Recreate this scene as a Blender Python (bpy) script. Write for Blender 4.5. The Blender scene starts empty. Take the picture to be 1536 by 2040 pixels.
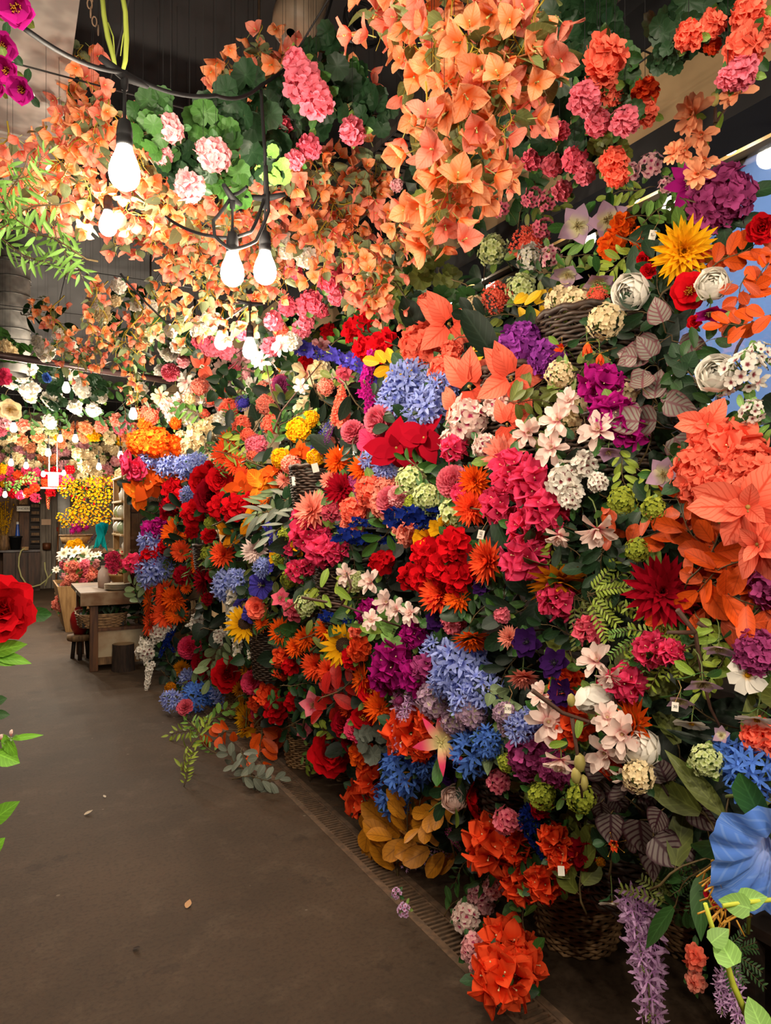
import bpy, math, random
from mathutils import Vector, Matrix
R = random.Random(7)
PI = math.pi
SC = bpy.context.scene
COL = SC.collection
V = Vector

# ------------------------------------------------------------------ camera, world, exposure
EYE = V((0.0, 0.0, 1.5)); YAW = math.radians(27.9); FPX = 1415.0; HORIZON = 1031.0
FW = V((math.sin(YAW), math.cos(YAW), 0)); RT = V((math.cos(YAW), -math.sin(YAW), 0)); UP = V((0, 0, 1))
cd = bpy.data.cameras.new('camera'); cam = bpy.data.objects.new('camera', cd); COL.objects.link(cam)
cd.sensor_fit = 'HORIZONTAL'; cd.sensor_width = 36.0; cd.lens = 36.0 * FPX / 1536.0
cd.shift_y = (HORIZON - 1020.0) / 1536.0
cd.clip_start = 0.05; cd.clip_end = 200
cam.location = EYE; cam.rotation_euler = (PI / 2, 0, -YAW)
SC.camera = cam
SC.view_settings.view_transform = 'Standard'; SC.view_settings.look = 'None'
SC.view_settings.gamma = 1.0; SC.view_settings.use_curve_mapping = False
SC.view_settings.exposure = 1.75
try:
    SC.cycles.use_denoising = True
    SC.cycles.max_bounces = 6; SC.cycles.diffuse_bounces = 3; SC.cycles.glossy_bounces = 2
    SC.cycles.transmission_bounces = 3; SC.cycles.transparent_max_bounces = 8
    SC.cycles.caustics_reflective = False; SC.cycles.caustics_refractive = False
    SC.cycles.sample_clamp_indirect = 4.0
except Exception:
    pass
WORLD = bpy.data.worlds.new('dusk'); SC.world = WORLD; WORLD.use_nodes = True
_bg = WORLD.node_tree.nodes['Background']
_bg.inputs[0].default_value = (0.42, 0.60, 0.92, 1); _bg.inputs[1].default_value = 0.62
BULB_W = 8.5            # watts of one festoon bulb
BULB_COL = (1.0, 0.85, 0.66)

# ------------------------------------------------------------------ pixel rays
def at(u, v, z):
    return EYE + z * (FW + (u - 768) / FPX * RT + (HORIZON - v) / FPX * UP)
def at_x(u, v, x):
    k = (u - 768) / FPX
    return at(u, v, x / (k * RT.x + FW.x))
def at_y(u, v, y):
    k = (u - 768) / FPX
    return at(u, v, y / (k * RT.y + FW.y))
def proj(p):
    d = p - EYE; z = d.dot(FW)
    z = max(z, 0.05)
    return 768 + FPX * d.dot(RT) / z, HORIZON - FPX * d.dot(UP) / z, z
def interp(tab, x):
    if x <= tab[0][0]: return tab[0][1]
    for (a, b), (c, d) in zip(tab, tab[1:]):
        if x <= c: return b + (d - b) * (x - a) / (c - a)
    return tab[-1][1]
BANKX = [(0, 1.58), (0.35, 1.40), (0.8, 1.26), (1.5, 1.22), (1.9, 1.32), (2.3, 1.62), (2.8, 1.85)]
def bank_z(u, v):
    k = (u - 768) / FPX
    den = max(k * RT.x + FW.x, 0.02)
    z = 3.0
    for _ in range(8):
        h = 1.5 + (HORIZON - v) / FPX * z
        z = 0.5 * z + 0.5 * min(interp(BANKX, h) / den, 6.3)
    return min(z, 1.4 * FPX / (v - HORIZON)) if v > HORIZON + 50 else z
def ceil_z(v, h=2.78):
    return min((h - 1.5) * FPX / max(HORIZON - v, 60), 15.0)

# ------------------------------------------------------------------ colours and materials
def lin(h):
    h = h.lstrip('#')
    out = []
    for i in (0, 2, 4):
        c = int(h[i:i + 2], 16) / 255
        out.append(c / 12.92 if c <= 0.04045 else ((c + 0.055) / 1.055) ** 2.4)
    return out
class NT:
    def __init__(s, name):
        s.m = bpy.data.materials.new(name); s.m.use_nodes = True
        s.t = s.m.node_tree; s.t.nodes.clear()
        s.out = s.n('ShaderNodeOutputMaterial')
    def n(s, typ, **kw):
        x = s.t.nodes.new(typ)
        for k, v in kw.items():
            if k.startswith('i_'):
                key = k[2:]; key = int(key) if key.isdigit() else key.replace('_', ' ')
                x.inputs[key].default_value = v
            else: setattr(x, k, v)
        return x
    def l(s, a, b): s.t.links.new(a, b)
    def mixc(s, fac, a, b, blend='MIX'):
        x = s.n('ShaderNodeMix', data_type='RGBA', blend_type=blend)
        for sock, val in ((x.inputs[0], fac), (x.inputs[6], a), (x.inputs[7], b)):
            if hasattr(val, 'is_linked'): s.l(val, sock)
            elif isinstance(val, (int, float)): sock.default_value = val
            else: sock.default_value = (*val[:3], 1)
        return x.outputs[2]
    def math(s, op, a, b=0.0, c=0.0):
        x = s.n('ShaderNodeMath', operation=op)
        for sock, val in zip(x.inputs, (a, b, c)):
            if hasattr(val, 'is_linked'): s.l(val, sock)
            else: sock.default_value = val
        return x.outputs[0]
    def attr(s, name): return s.n('ShaderNodeAttribute', attribute_name=name).outputs['Fac']
    def ramp(s, fac, a, b):
        x = s.n('ShaderNodeMapRange', interpolation_type='SMOOTHSTEP'); s.l(fac, x.inputs[0])
        x.inputs[1].default_value = a; x.inputs[2].default_value = b
        return x.outputs[0]
    def bright(s, col, fac):
        x = s.n('ShaderNodeVectorMath', operation='SCALE'); s.l(col, x.inputs[0]); s.l(fac, x.inputs['Scale'])
        return x.outputs[0]
    def noise(s, scale, detail=4, rough=0.55, coord='Object', vec=None):
        x = s.n('ShaderNodeTexNoise', i_Scale=scale, i_Detail=detail, i_Roughness=rough)
        if vec is None: vec = s.n('ShaderNodeTexCoord').outputs[coord]
        s.l(vec, x.inputs['Vector'])
        return x.outputs['Fac']
_mats = {}
def petal_mat(tip, base=None, lo=0.05, hi=0.6, transl=0.28, vein=None):
    key = ('p', tip, base, lo, hi, vein)
    if key in _mats: return _mats[key]
    g = NT('petal_' + tip); t = g.attr('t'); r = g.attr('r')
    c = g.mixc(g.ramp(t, lo, hi), lin(base or tip), lin(tip))
    if vein:
        w = g.math('SINE', g.math('MULTIPLY', g.math('SUBTRACT', t, g.math('MULTIPLY', g.math('ABSOLUTE', g.attr('x')), 0.35)), 44.0))
        c = g.mixc(g.math('MULTIPLY', g.ramp(w, 0.55, 1.0), 0.55), c, lin(vein))
        c = g.mixc(g.ramp(g.math('ABSOLUTE', g.attr('x')), 0.12, 0.02), c, lin(vein))
    oi = g.n('ShaderNodeObjectInfo').outputs['Random']
    f = g.math('ADD', g.math('MULTIPLY', r, 0.28), g.math('MULTIPLY_ADD', oi, 0.2, 0.74))
    c = g.bright(c, f)
    d = g.n('ShaderNodeBsdfDiffuse'); tr = g.n('ShaderNodeBsdfTranslucent'); g.l(c, d.inputs[0]); g.l(c, tr.inputs[0])
    mx = g.n('ShaderNodeMixShader', i_0=transl); g.l(d.outputs[0], mx.inputs[1]); g.l(tr.outputs[0], mx.inputs[2])
    g.l(mx.outputs[0], g.out.inputs[0]); _mats[key] = g.m
    return g.m
def leaf_mat(col, vein=None, rough=0.5, back=None, pattern=False, transl=0.15):
    key = ('l', col, vein, rough, pattern)
    if key in _mats: return _mats[key]
    g = NT('leaf_' + col); t = g.attr('t'); r = g.attr('r'); ax = g.math('ABSOLUTE', g.attr('x'))
    c = g.n('ShaderNodeRGB'); c.outputs[0].default_value = (*lin(col), 1); c = c.outputs[0]
    w = g.math('SINE', g.math('MULTIPLY', g.math('SUBTRACT', t, g.math('MULTIPLY', ax, 0.3)), 40.0))
    vc = lin(vein) if vein else [min(1, x * 1.7 + 0.01) for x in lin(col)]
    if pattern:      # begonia: silver field, dark veins, dark rim
        c = g.mixc(g.ramp(w, 0.1, 0.9), c, vc)
        c = g.mixc(g.ramp(ax, 0.78, 1.0), c, vc)
        c = g.mixc(g.ramp(ax, 0.16, 0.04), c, vc)
    else:
        c = g.mixc(g.math('MULTIPLY', g.ramp(w, 0.7, 1.0), 0.4), c, vc)
        c = g.mixc(g.math('MULTIPLY', g.ramp(ax, 0.1, 0.02), 0.7), c, vc)
    oi = g.n('ShaderNodeObjectInfo').outputs['Random']
    c = g.bright(c, g.math('ADD', g.math('MULTIPLY', r, 0.4), g.math('MULTIPLY_ADD', oi, 0.3, 0.62)))
    d = g.n('ShaderNodeBsdfPrincipled', i_Roughness=rough); g.l(c, d.inputs['Base Color'])
    d.inputs['Specular IOR Level'].default_value = 0.35
    tr = g.n('ShaderNodeBsdfTranslucent'); g.l(c, tr.inputs[0])
    mx = g.n('ShaderNodeMixShader', i_0=transl); g.l(d.outputs[0], mx.inputs[1]); g.l(tr.outputs[0], mx.inputs[2])
    g.l(mx.outputs[0], g.out.inputs[0]); _mats[key] = g.m
    return g.m
def mat(name, col, rough=0.6, metal=0.0, noise=None, col2=None, scale=8, bump=0.0, stretch=None, spec=0.5, detail=5):
    key = ('m', name)
    if key in _mats: return _mats[key]
    g = NT(name); b = g.n('ShaderNodeBsdfPrincipled', i_Roughness=rough, i_Metallic=metal)
    b.inputs['Specular IOR Level'].default_value = spec
    b.inputs['Base Color'].default_value = (*lin(col), 1)
    if col2:
        vec = None
        if stretch:
            mp = g.n('ShaderNodeMapping'); mp.inputs['Scale'].default_value = stretch
            g.l(g.n('ShaderNodeTexCoord').outputs['Object'], mp.inputs[0]); vec = mp.outputs[0]
        nz = g.noise(scale, detail, vec=vec)
        g.l(g.mixc(g.ramp(nz, 0.35, 0.65), lin(col), lin(col2)), b.inputs['Base Color'])
        if bump:
            bp = g.n('ShaderNodeBump', i_Strength=bump); g.l(nz, bp.inputs['Height']); g.l(bp.outputs[0], b.inputs['Normal'])
    g.l(b.outputs[0], g.out.inputs[0]); _mats[key] = g.m
    return g.m

# ------------------------------------------------------------------ mesh builder
PROF = {
 'oval':  [(0, .25), (.25, .75), (.55, 1), (.8, .82), (.93, .48), (1, .12)],
 'round': [(0, .2), (.3, .66), (.6, .97), (.8, 1), (.93, .78), (1, .35)],
 'point': [(0, .35), (.2, .8), (.42, 1), (.65, .8), (.85, .4), (1, .03)],
 'strap': [(0, .5), (.3, .85), (.7, 1), (.9, .78), (1, .25)],
 'spoon': [(0, .3), (.3, .5), (.6, .92), (.8, 1), (.93, .75), (1, .3)],
 'bract': [(0, .35), (.18, .85), (.38, 1), (.6, .9), (.8, .55), (.92, .22), (1, .02)],
 'heart': [(0, .55), (.12, .92), (.3, 1), (.55, .82), (.8, .42), (.93, .16), (1, .02)],
 'disc':  [(0, .5), (.15, .85), (.4, 1), (.65, .98), (.85, .75), (.95, .45), (1, .2)],
 'lance': [(0, .3), (.2, .85), (.4, 1), (.7, .7), (.9, .25), (1, .02)],
 'notch': [(0, .3), (.3, .7), (.6, .95), (.85, 1), (.95, .92), (1, .8)],
}
def frame(d, up=UP):
    z = d.normalized()
    x = up.cross(z)
    if x.length < 1e-4: x = V((1, 0, 0)).cross(z)
    x.normalize(); y = z.cross(x)
    return Matrix((x, y, z)).transposed().to_4x4()
def TR(x, y, z): return Matrix.Translation((x, y, z))
def RX(a): return Matrix.Rotation(a, 4, 'X')
def RY(a): return Matrix.Rotation(a, 4, 'Y')
def RZ(a): return Matrix.Rotation(a, 4, 'Z')
class MB:
    def __init__(s): s.v = []; s.f = []; s.t = []; s.r = []; s.x = []; s.mi = []; s.flat = []
    def add(s, p, t=0.5, r=0.5, x=0.0):
        s.v.append((p[0], p[1], p[2])); s.t.append(t); s.r.append(r); s.x.append(x); return len(s.v) - 1
    def quad(s, *ix, m=0, flat=False): s.f.append(ix); s.mi.append(m); s.flat.append(flat)
    def petal(s, M, L, W, prof='oval', cup=.25, curl=.2, nu=2, nv=4, ruf=0.0, m=0, rr=None):
        P = PROF[prof]; r = R.random() if rr is None else rr; ph = R.random() * 6.28
        y = z = 0.0; rows = []
        for j in range(nv + 1):
            q = j / nv; a = curl * (q - .5 / nv)
            if j: y += math.cos(a) * L / nv; z += math.sin(a) * L / nv
            w = interp(P, q) * W / 2; row = []
            for i in range(nu + 1):
                k = 2 * i / nu - 1
                off = cup * w * k * k + (ruf * L * q * math.sin(k * 4.2 + ph + q * 2) if ruf else 0)
                row.append(s.add(M @ V((k * w, y - math.sin(a) * off, z + math.cos(a) * off)), q, r, k))
            rows.append(row)
        for j in range(nv):
            for i in range(nu):
                s.quad(rows[j][i], rows[j][i + 1], rows[j + 1][i + 1], rows[j + 1][i], m=m)
    def tube(s, pts, rad, n=5, m=0, cap=True, t=0.5):
        pts = [V(p) for p in pts]; rings = []; r = R.random()
        nrm = None
        for i, p in enumerate(pts):
            d = (pts[min(i + 1, len(pts) - 1)] - pts[max(i - 1, 0)])
            d = d.normalized() if d.length > 1e-9 else V((0, 0, 1))
            if nrm is None:
                nrm = d.orthogonal().normalized()
            else:
                nrm = nrm - d * nrm.dot(d)
                nrm = nrm.normalized() if nrm.length > 1e-6 else d.orthogonal().normalized()
            b = d.cross(nrm); rr = rad[i] if isinstance(rad, (list, tuple)) else rad
            rings.append([s.add(p + rr * (math.cos(2 * PI * k / n) * nrm + math.sin(2 * PI * k / n) * b), t, r, 0.5) for k in range(n)])
        for a, b in zip(rings, rings[1:]):
            for k in range(n): s.quad(a[k], a[(k + 1) % n], b[(k + 1) % n], b[k], m=m)
        if cap:
            s.f.append(tuple(reversed(rings[0]))); s.mi.append(m); s.flat.append(True)
            s.f.append(tuple(rings[-1])); s.mi.append(m); s.flat.append(True)
    def lathe(s, prof, n=24, M=Matrix(), m=0, wav=None, cap0=False, cap1=False, flat=False):
        rings = []
        for rad, z in prof:
            ring = []
            for k in range(n):
                a = 2 * PI * k / n; rr = rad * (1 + (wav(a, z) if wav else 0))
                ring.append(s.add(M @ V((rr * math.cos(a), rr * math.sin(a), z)), z, .5, 0))
            rings.append(ring)
        for a, b in zip(rings, rings[1:]):
            for k in range(n): s.quad(a[k], a[(k + 1) % n], b[(k + 1) % n], b[k], m=m, flat=flat)
        if cap0: s.f.append(tuple(reversed(rings[0]))); s.mi.append(m); s.flat.append(True)
        if cap1: s.f.append(tuple(rings[-1])); s.mi.append(m); s.flat.append(True)
    def ball(s, c, r, n=8, m=0, sq=1.0, t=.5):
        h = max(4, n // 2)
        c = V(c); rings = []; top = s.add(c + V((0, 0, r * sq)), t); bot = s.add(c - V((0, 0, r * sq)), t)
        for j in range(1, h):
            th = PI * j / h
            rings.append([s.add(c + V((r * math.sin(th) * math.cos(2 * PI * k / n), r * math.sin(th) * math.sin(2 * PI * k / n), r * sq * math.cos(th))), t) for k in range(n)])
        for k in range(n):
            s.quad(top, rings[0][k], rings[0][(k + 1) % n], m=m); s.quad(bot, rings[-1][(k + 1) % n], rings[-1][k], m=m)
        for a, b in zip(rings, rings[1:]):
            for k in range(n): s.quad(a[k], b[k], b[(k + 1) % n], a[(k + 1) % n], m=m)
    def box(s, x0, y0, z0, x1, y1, z1, M=Matrix(), m=0):
        ix = [s.add(M @ V((x, y, z)), .5, .5, 0) for z in (z0, z1) for y in (y0, y1) for x in (x0, x1)]
        for q in ((0, 2, 3, 1), (4, 5, 7, 6), (0, 1, 5, 4), (2, 6, 7, 3), (0, 4, 6, 2), (1, 3, 7, 5)):
            s.quad(*[ix[k] for k in q], m=m, flat=True)
    def mesh(s, name, mats):
        me = bpy.data.meshes.new(name); me.from_pydata(s.v, [], s.f)
        for nm, arr in (('t', s.t), ('r', s.r), ('x', s.x)):
            a = me.attributes.new(nm, 'FLOAT', 'POINT'); a.data.foreach_set('value', arr)
        me.polygons.foreach_set('use_smooth', [not k for k in s.flat])
        me.polygons.foreach_set('material_index', s.mi)
        for m in (mats if isinstance(mats, (list, tuple)) else [mats]): me.materials.append(m)
        me.update(); return me
def link(name, data, parent=None, M=None):
    o = bpy.data.objects.new(name, data); COL.objects.link(o)
    if parent is not None: o.parent = parent
    if M is not None: o.matrix_basis = M
    return o
def bevel(o, w=0.004, seg=2):
    b = o.modifiers.new('bevel', 'BEVEL'); b.width = w; b.segments = seg; b.limit_method = 'ANGLE'; return o
def tag(o, label, cat, group=None, kind=None):
    if label: o['label'] = label
    if cat: o['category'] = cat
    if group: o['group'] = group
    if kind: o['kind'] = kind
    return o
def root(name, loc, label, cat, group=None, rotz=0.0):
    o = bpy.data.objects.new(name, None); COL.objects.link(o); o.empty_display_size = .05
    o.location = loc; o.rotation_euler = (0, 0, rotz)
    return tag(o, label, cat, group)
def part(name, mb, m, parent, label=None):
    o = link(name, mb.mesh(name, m), parent)
    if label: o['label'] = label
    return o
def struct(name, mb, m):
    o = link(name, mb.mesh(name, m)); o['kind'] = 'structure'; return o
AUTO = []      # (root, description, category, centre, weight) - labelled at the end
# ------------------------------------------------------------------ the room
def concrete():
    g = NT('concrete_floor'); b = g.n('ShaderNodeBsdfPrincipled', i_Roughness=.72); b.inputs['Specular IOR Level'].default_value = .25; co = g.n('ShaderNodeTexCoord').outputs['Object']
    big = g.noise(.9, 5, .6, vec=co); fine = g.noise(60, 3, .6, vec=co); mid = g.noise(5, 6, .65, vec=co)
    c = g.mixc(g.ramp(big, .3, .7), lin('3d3024'), lin('503f30'))
    c = g.mixc(g.math('MULTIPLY', g.ramp(mid, .5, .75), .5), c, lin('5e4f40'))
    c = g.mixc(g.math('MULTIPLY', g.ramp(fine, .45, .7), .35), c, lin('261d16'))
    vo = g.n('ShaderNodeTexVoronoi', i_Scale=5.0); g.l(co, vo.inputs[0])
    c = g.mixc(g.ramp(vo.outputs['Distance'], .045, .03), c, lin('6b5e50'))
    st = g.noise(1.7, 6, .7, vec=g.n('ShaderNodeVectorMath', operation='ADD', i_1=(3.1, 7.7, 0)).outputs[0])
    c = g.mixc(g.math('MULTIPLY', g.ramp(g.noise(2.3, 7, .7, vec=co), .6, .64), .35), c, lin('231a14'))
    g.l(c, b.inputs['Base Color'])
    bp = g.n('ShaderNodeBump', i_Strength=.12, i_Distance=.01); g.l(fine, bp.inputs['Height']); g.l(bp.outputs[0], b.inputs['Normal'])
    g.l(b.outputs[0], g.out.inputs[0]); return g.m
M_DARKWOOD = mat('dark_wood', '2e2018', .7, col2='1d1410', scale=6, stretch=(1, 1, 8))
M_BROWNWOOD = mat('brown_wood', '6b4527', .6, col2='45291a', scale=5, stretch=(6, 6, .6))
M_OLDWOOD = mat('old_wood', '8a6a46', .7, col2='5d432b', scale=6, stretch=(6, 6, .8), bump=.1)
M_PALEWOOD = mat('pale_wood', 'b08a58', .65, col2='8f6b40', scale=5, stretch=(5, 5, .7))
M_GREYWOOD = mat('grey_wood', '857b6e', .75, col2='5f564c', scale=4, stretch=(7, 7, .5), bump=.1)
M_BLACK = mat('black_paint', '141214', .7)
M_CEIL = mat('black_ceiling', '121114', .8, col2='1b191d', scale=1.4)
M_BLACKPLASTIC = mat('black_plastic', '141416', .7, spec=.25)
M_STEEL = mat('brushed_steel', '8d8c88', .42, metal=.6, col2='74736f', scale=3)
M_ZINC = mat('galvanised_zinc', 'b4b1ac', .5, metal=.15, col2='8f8c88', scale=9, detail=2)
M_PLASTER = mat('tan_plaster', 'a08560', .85, col2='8c7251', scale=2.5)
M_IRON = mat('rusty_iron', '5a4839', .65, metal=.15, col2='735a45', scale=30)
DX0, DX1 = 1.325, 1.475
mb = MB()
mb.box(-4.0, -3.5, -.12, DX0, 17.4, 0); mb.box(DX1, -3.5, -.12, 2.62, 17.4, 0); mb.box(DX0, 6.9, -.12, DX1, 17.4, 0); mb.box(DX0, -3.5, -.12, DX1, .4, 0)
struct('floor', mb, concrete())
mb = MB(); mb.box(-4, -3.5, 3.8, 2.9, 17.4, 3.9); struct('ceiling', mb, M_CEIL)
mb = MB(); mb.box(-4.1, -3.5, 0, -4, 17.4, 3.8); struct('wall_left', mb, mat('dark_wall', '3a322c', .8, col2='2b2521', scale=2))
mb = MB(); mb.box(-4, -3.6, 0, 2.6, -3.5, 3.8); struct('wall_front', mb, mat('dark_wall', '3a322c', .8))
mb = MB(); mb.box(-4, 17.3, 0, 2.6, 17.4, 3.8); struct('wall_back', mb, mat('grey_plaster', 'a39480', .8, col2='8f806c', scale=2))
mb = MB(); mb.box(2.5, 7.0, 0, 2.6, 17.4, 3.8); mb.box(2.5, -3.5, 0, 2.6, 7.0, .25)
struct('wall_right', mb, M_PLASTER)
mb = MB(); mb.box(2.5, -3.5, 3.12, 2.6, 7.0, 3.8); struct('wall_above_window', mb, M_CEIL)
# shop window along the right side: frame and four panes of glass
g = NT('window_glass'); tp = g.n('ShaderNodeBsdfTransparent', i_0=(.93, .96, 1, 1)); gl = g.n('ShaderNodeBsdfGlossy', i_Roughness=.02)
fr = g.n('ShaderNodeFresnel', i_IOR=1.5); mx = g.n('ShaderNodeMixShader'); g.l(fr.outputs[0], mx.inputs[0])
g.l(tp.outputs[0], mx.inputs[1]); g.l(gl.outputs[0], mx.inputs[2]); g.l(mx.outputs[0], g.out.inputs[0]); M_GLASS = g.m
M_FRAME = mat('cream_frame', '7a633a', .4, col2='5e4a2b', scale=4)
ys = [-3.5, -1.2, .9, 2.9, 4.95, 7.0]
for i, (a, b) in enumerate(zip(ys, ys[1:])):
    fb = MB()
    fb.box(2.46, a, .25, 2.56, b, .32); fb.box(2.45, a, 3.02, 2.57, b, 3.12); fb.box(2.475, a, 2.90, 2.545, b, 3.02)
    fb.box(2.47, a, .32, 2.55, a + .035, 2.96); fb.box(2.47, b - .035, .32, 2.55, b, 2.96)
    w = struct('window_%d' % (i + 1), fb, M_FRAME)
    pb = MB(); pb.box(2.508, a + .035, .32, 2.514, b - .035, 2.96); o = part('pane', pb, M_GLASS, w)
# outside: pavement and a pale house front across the lane
mb = MB(); mb.box(2.62, -8, -.15, 14, 20, -.02); struct('pavement', mb, mat('pavement_stone', '6d7480', .8, col2='5a606b', scale=3))
mb = MB(); mb.box(8.0, -10, -.02, 8.3, 24, 9)
struct('wall_house_opposite', mb, mat('blue_grey_render', 'c6ced9', .8, col2='b3bdca', scale=.8))
for k in range(9):
    mb = MB(); y = -6 + 3.2 * k
    mb.box(7.93, y, .9, 8.02, y + 1.3, 3.6); struct('window_%d' % (20 + k), mb, mat('dark_window', '3b4a63', .2))
# ceiling steelwork
mb = MB(); mb.box(2.14, -3.5, 2.95, 2.34, 17.3, 3.28); struct('beam', mb, M_PLASTER)
mb = MB(); mb.box(2.135, -3.5, 2.84, 2.345, 7.0, 2.95); struct('shade_strip_1', mb, M_BLACK)  # black box stands in for the shade along the lower beam face
mb = MB(); mb.box(-4.0, 4.2, 3.35, 2.5, 4.5, 3.8); struct('beam_cross', mb, M_CEIL)
# galvanised duct over the aisle
mb = MB(); mb.box(-1.5, .1, 3.08, .19, 3.95, 3.6)
for y in (.9, 2.1, 3.3): mb.box(-1.51, y, 3.07, .2, y + .03, 3.61)
d = link('air_duct', mb.mesh('air_duct', M_ZINC)); tag(d, 'large rectangular galvanised air duct under the dark ceiling', 'duct')
# round spiral duct
c = at(20, 560, 6.2); rt = root('spiral_duct', (c.x, c.y, 2.75), 'round silver spiral duct hanging beside the wall of white flowers', 'duct')
mb = MB(); mb.lathe([(.16, z / 40 * 1.05) for z in range(41)], 28); part('tube', mb, M_ZINC, rt)
for k in range(7):
    rb = MB(); z = .05 + .15 * k
    rb.tube([(.163 * math.cos(a), .163 * math.sin(a), z + .03 * a / 6.28) for a in [6.29 * j / 28 for j in range(29)]], .006, 4); part('seam_ring', rb, M_STEEL, rt)
rt.location.z = 3.8 - 1.05
# drain with cast grate
rt = root('drain_channel', ((DX0 + DX1) / 2, 3.6, 0), 'long rusty iron drain grate set into the concrete floor', 'drain')
mb = MB(); hw = (DX1 - DX0) / 2
mb.box(-hw, -3.2, -.11, hw, 3.3, -.10); mb.box(-hw, -3.2, -.1, -hw + .004, 3.3, -.012); mb.box(hw - .004, -3.2, -.1, hw, 3.3, -.012)
part('trough', mb, M_BLACK, rt)
fr = MB()
for sx in (-1, 1): fr.box(sx * hw - (.026 if sx > 0 else 0), -3.2, -.012, sx * hw + (.026 if sx < 0 else 0), 3.3, .002)
part('edge_frame', fr, M_IRON, rt)
y = -3.2
while y < 3.28:
    gb = MB(); y1 = min(y + .5, 3.3)
    gb.box(-hw + .026, y, -.012, -hw + .034, y1 - .004, -.001); gb.box(hw - .034, y, -.012, hw - .026, y1 - .004, -.001)
    yy = y
    while yy < y1 - .006:
        gb.box(-hw + .034, yy, -.014, hw - .034, min(yy + .011, y1 - .004), -.001); yy += .0245
    part('grate', gb, M_IRON, rt); y += .5
# cable tray, spotlights, coiled cable, pipe in the dark ceiling
tr_ = root('cable_tray', (1.72, 2.2, 3.3), 'dark perforated metal cable tray under the ceiling beam', 'tray')
mb = MB(); mb.box(-.16, -2.5, 0, -.15, 2.5, .06); mb.box(.15, -2.5, 0, .16, 2.5, .06)
k = -2.5
while k < 2.5:
    mb.box(-.15, k, 0, .15, k + .028, .004)
    for q in range(5): mb.box(-.15 + .0625 * q - (.0 if q else 0), k + .028, 0, -.15 + .0625 * q + .05 - .028 + .014 * (q == 4), k + .048, .004)
    k += .048
part('grille', mb, mat('tray_metal', '4b4744', .5, metal=.5), tr_)
def spotlight(p, d, label):
    r_ = root('spotlight', p, label, 'spotlight', 'black ceiling spotlights')
    Mx = frame(V(d)).to_4x4()
    b = MB(); b.lathe([(.0, -.09), (.032, -.09), (.038, -.07), (.038, .08), (.044, .1), (.038, .1), (.03, .06)], 20, Mx); part('housing', b, M_BLACKPLASTIC, r_)
    l_ = MB(); l_.lathe([(.001, .07), (.036, .07)], 20, Mx, cap0=True); part('lens', l_, mat('lens_glass', 'aebac4', .1, spec=.8), r_)
    a = MB(); a.tube([(0, 0, .03), (0, 0, .35)], .008, 6); part('arm', a, M_BLACKPLASTIC, r_)
spotlight(at(800, 125, 3.0), (.35, -.3, -.7), 'black ceiling spotlight behind the near hanging peach bougainvillea')
spotlight(at(705, 60, 3.3), (-.3, -.4, -.6), 'black ceiling spotlight beside the coiled black cable')
spotlight(at(350, 585, 5.2), (.4, -.5, -.5), 'small black spotlight above the far white hanging flowers')
p = at(725, 45, 2.9); co = MB()
co.tube([(.085 * math.cos(a) * (1 + .05 * math.sin(a * 1.7)), .02 * math.sin(a * .31), .085 * math.sin(a)) for a in [j * .3 for j in range(64)]], .006, 6)
o = link('cable_coil', co.mesh('cable_coil', M_BLACKPLASTIC)); o.location = p; tag(o, 'coiled black cable hanging near the ceiling, left of near peach bougainvillea', 'cable')
p = at(600, 15, 3.0); pm = MB(); pm.lathe([(.02, -.16), (.085, -.15), (.1, -.08), (.1, .3), (.09, .32)], 24, frame(V((.35, .2, .9)))); o = link('pipe', pm.mesh('pipe', mat('tan_pipe', 'a89580', .5, col2='8d7a66', scale=4)))
o.location = p; tag(o, 'short thick beige pipe end below the dark ceiling', 'pipe')
for k, (u, v, z, r_) in enumerate(((516, 60, 3.0, .006), (300, 640, 6.0, .008))):
    a = at(u, v, z); b = MB(); b.tube([(0, 0, -.35), (0, 0, 3.78 - a.z)], r_, 6); b.ball((0, 0, -.36), .014, 8)
    o = link('ceiling_rod', b.mesh('ceiling_rod', M_IRON)); o.location = a
    tag(o, ('thin iron rod hanging above the pink geraniums', 'thin iron rod hanging among far white flowers')[k], 'rod')
# steel pipe run crossing far left
b = MB(); b.tube([(-2.6, 5.6, 2.78), (.2, 6.3, 2.75), (1.4, 6.6, 2.73)], .03, 10); o = link('pipe', b.mesh('pipe', mat('brown_pipe', '4a3a3a', .4, metal=.4))); tag(o, 'dark brown pipe crossing below the ceiling in front of the spiral duct', 'pipe')

r_ = root('wire_grid', (0, 0, 2.97), 'thin black wire grid under the ceiling carrying the hanging flowers', 'grid')
for k in range(9): mb = MB(); mb.tube([(-2.2 + .5 * k, .6, 0), (-2.2 + .5 * k, 15.5, 0)], .003, 4); part('wire', mb, M_BLACK, r_)
for k in range(16): mb = MB(); mb.tube([(-2.25, .6 + k, .004), (1.9, .6 + k, .004)], .003, 4); part('wire', mb, M_BLACK, r_)
for x in (-2.2, -.2, 1.8):
    for y in (4.6, 8.6, 12.6): mb = MB(); mb.tube([(x, y, 0), (x, y, .83)], .004, 4); part('hanger', mb, M_BLACK, r_)
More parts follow.
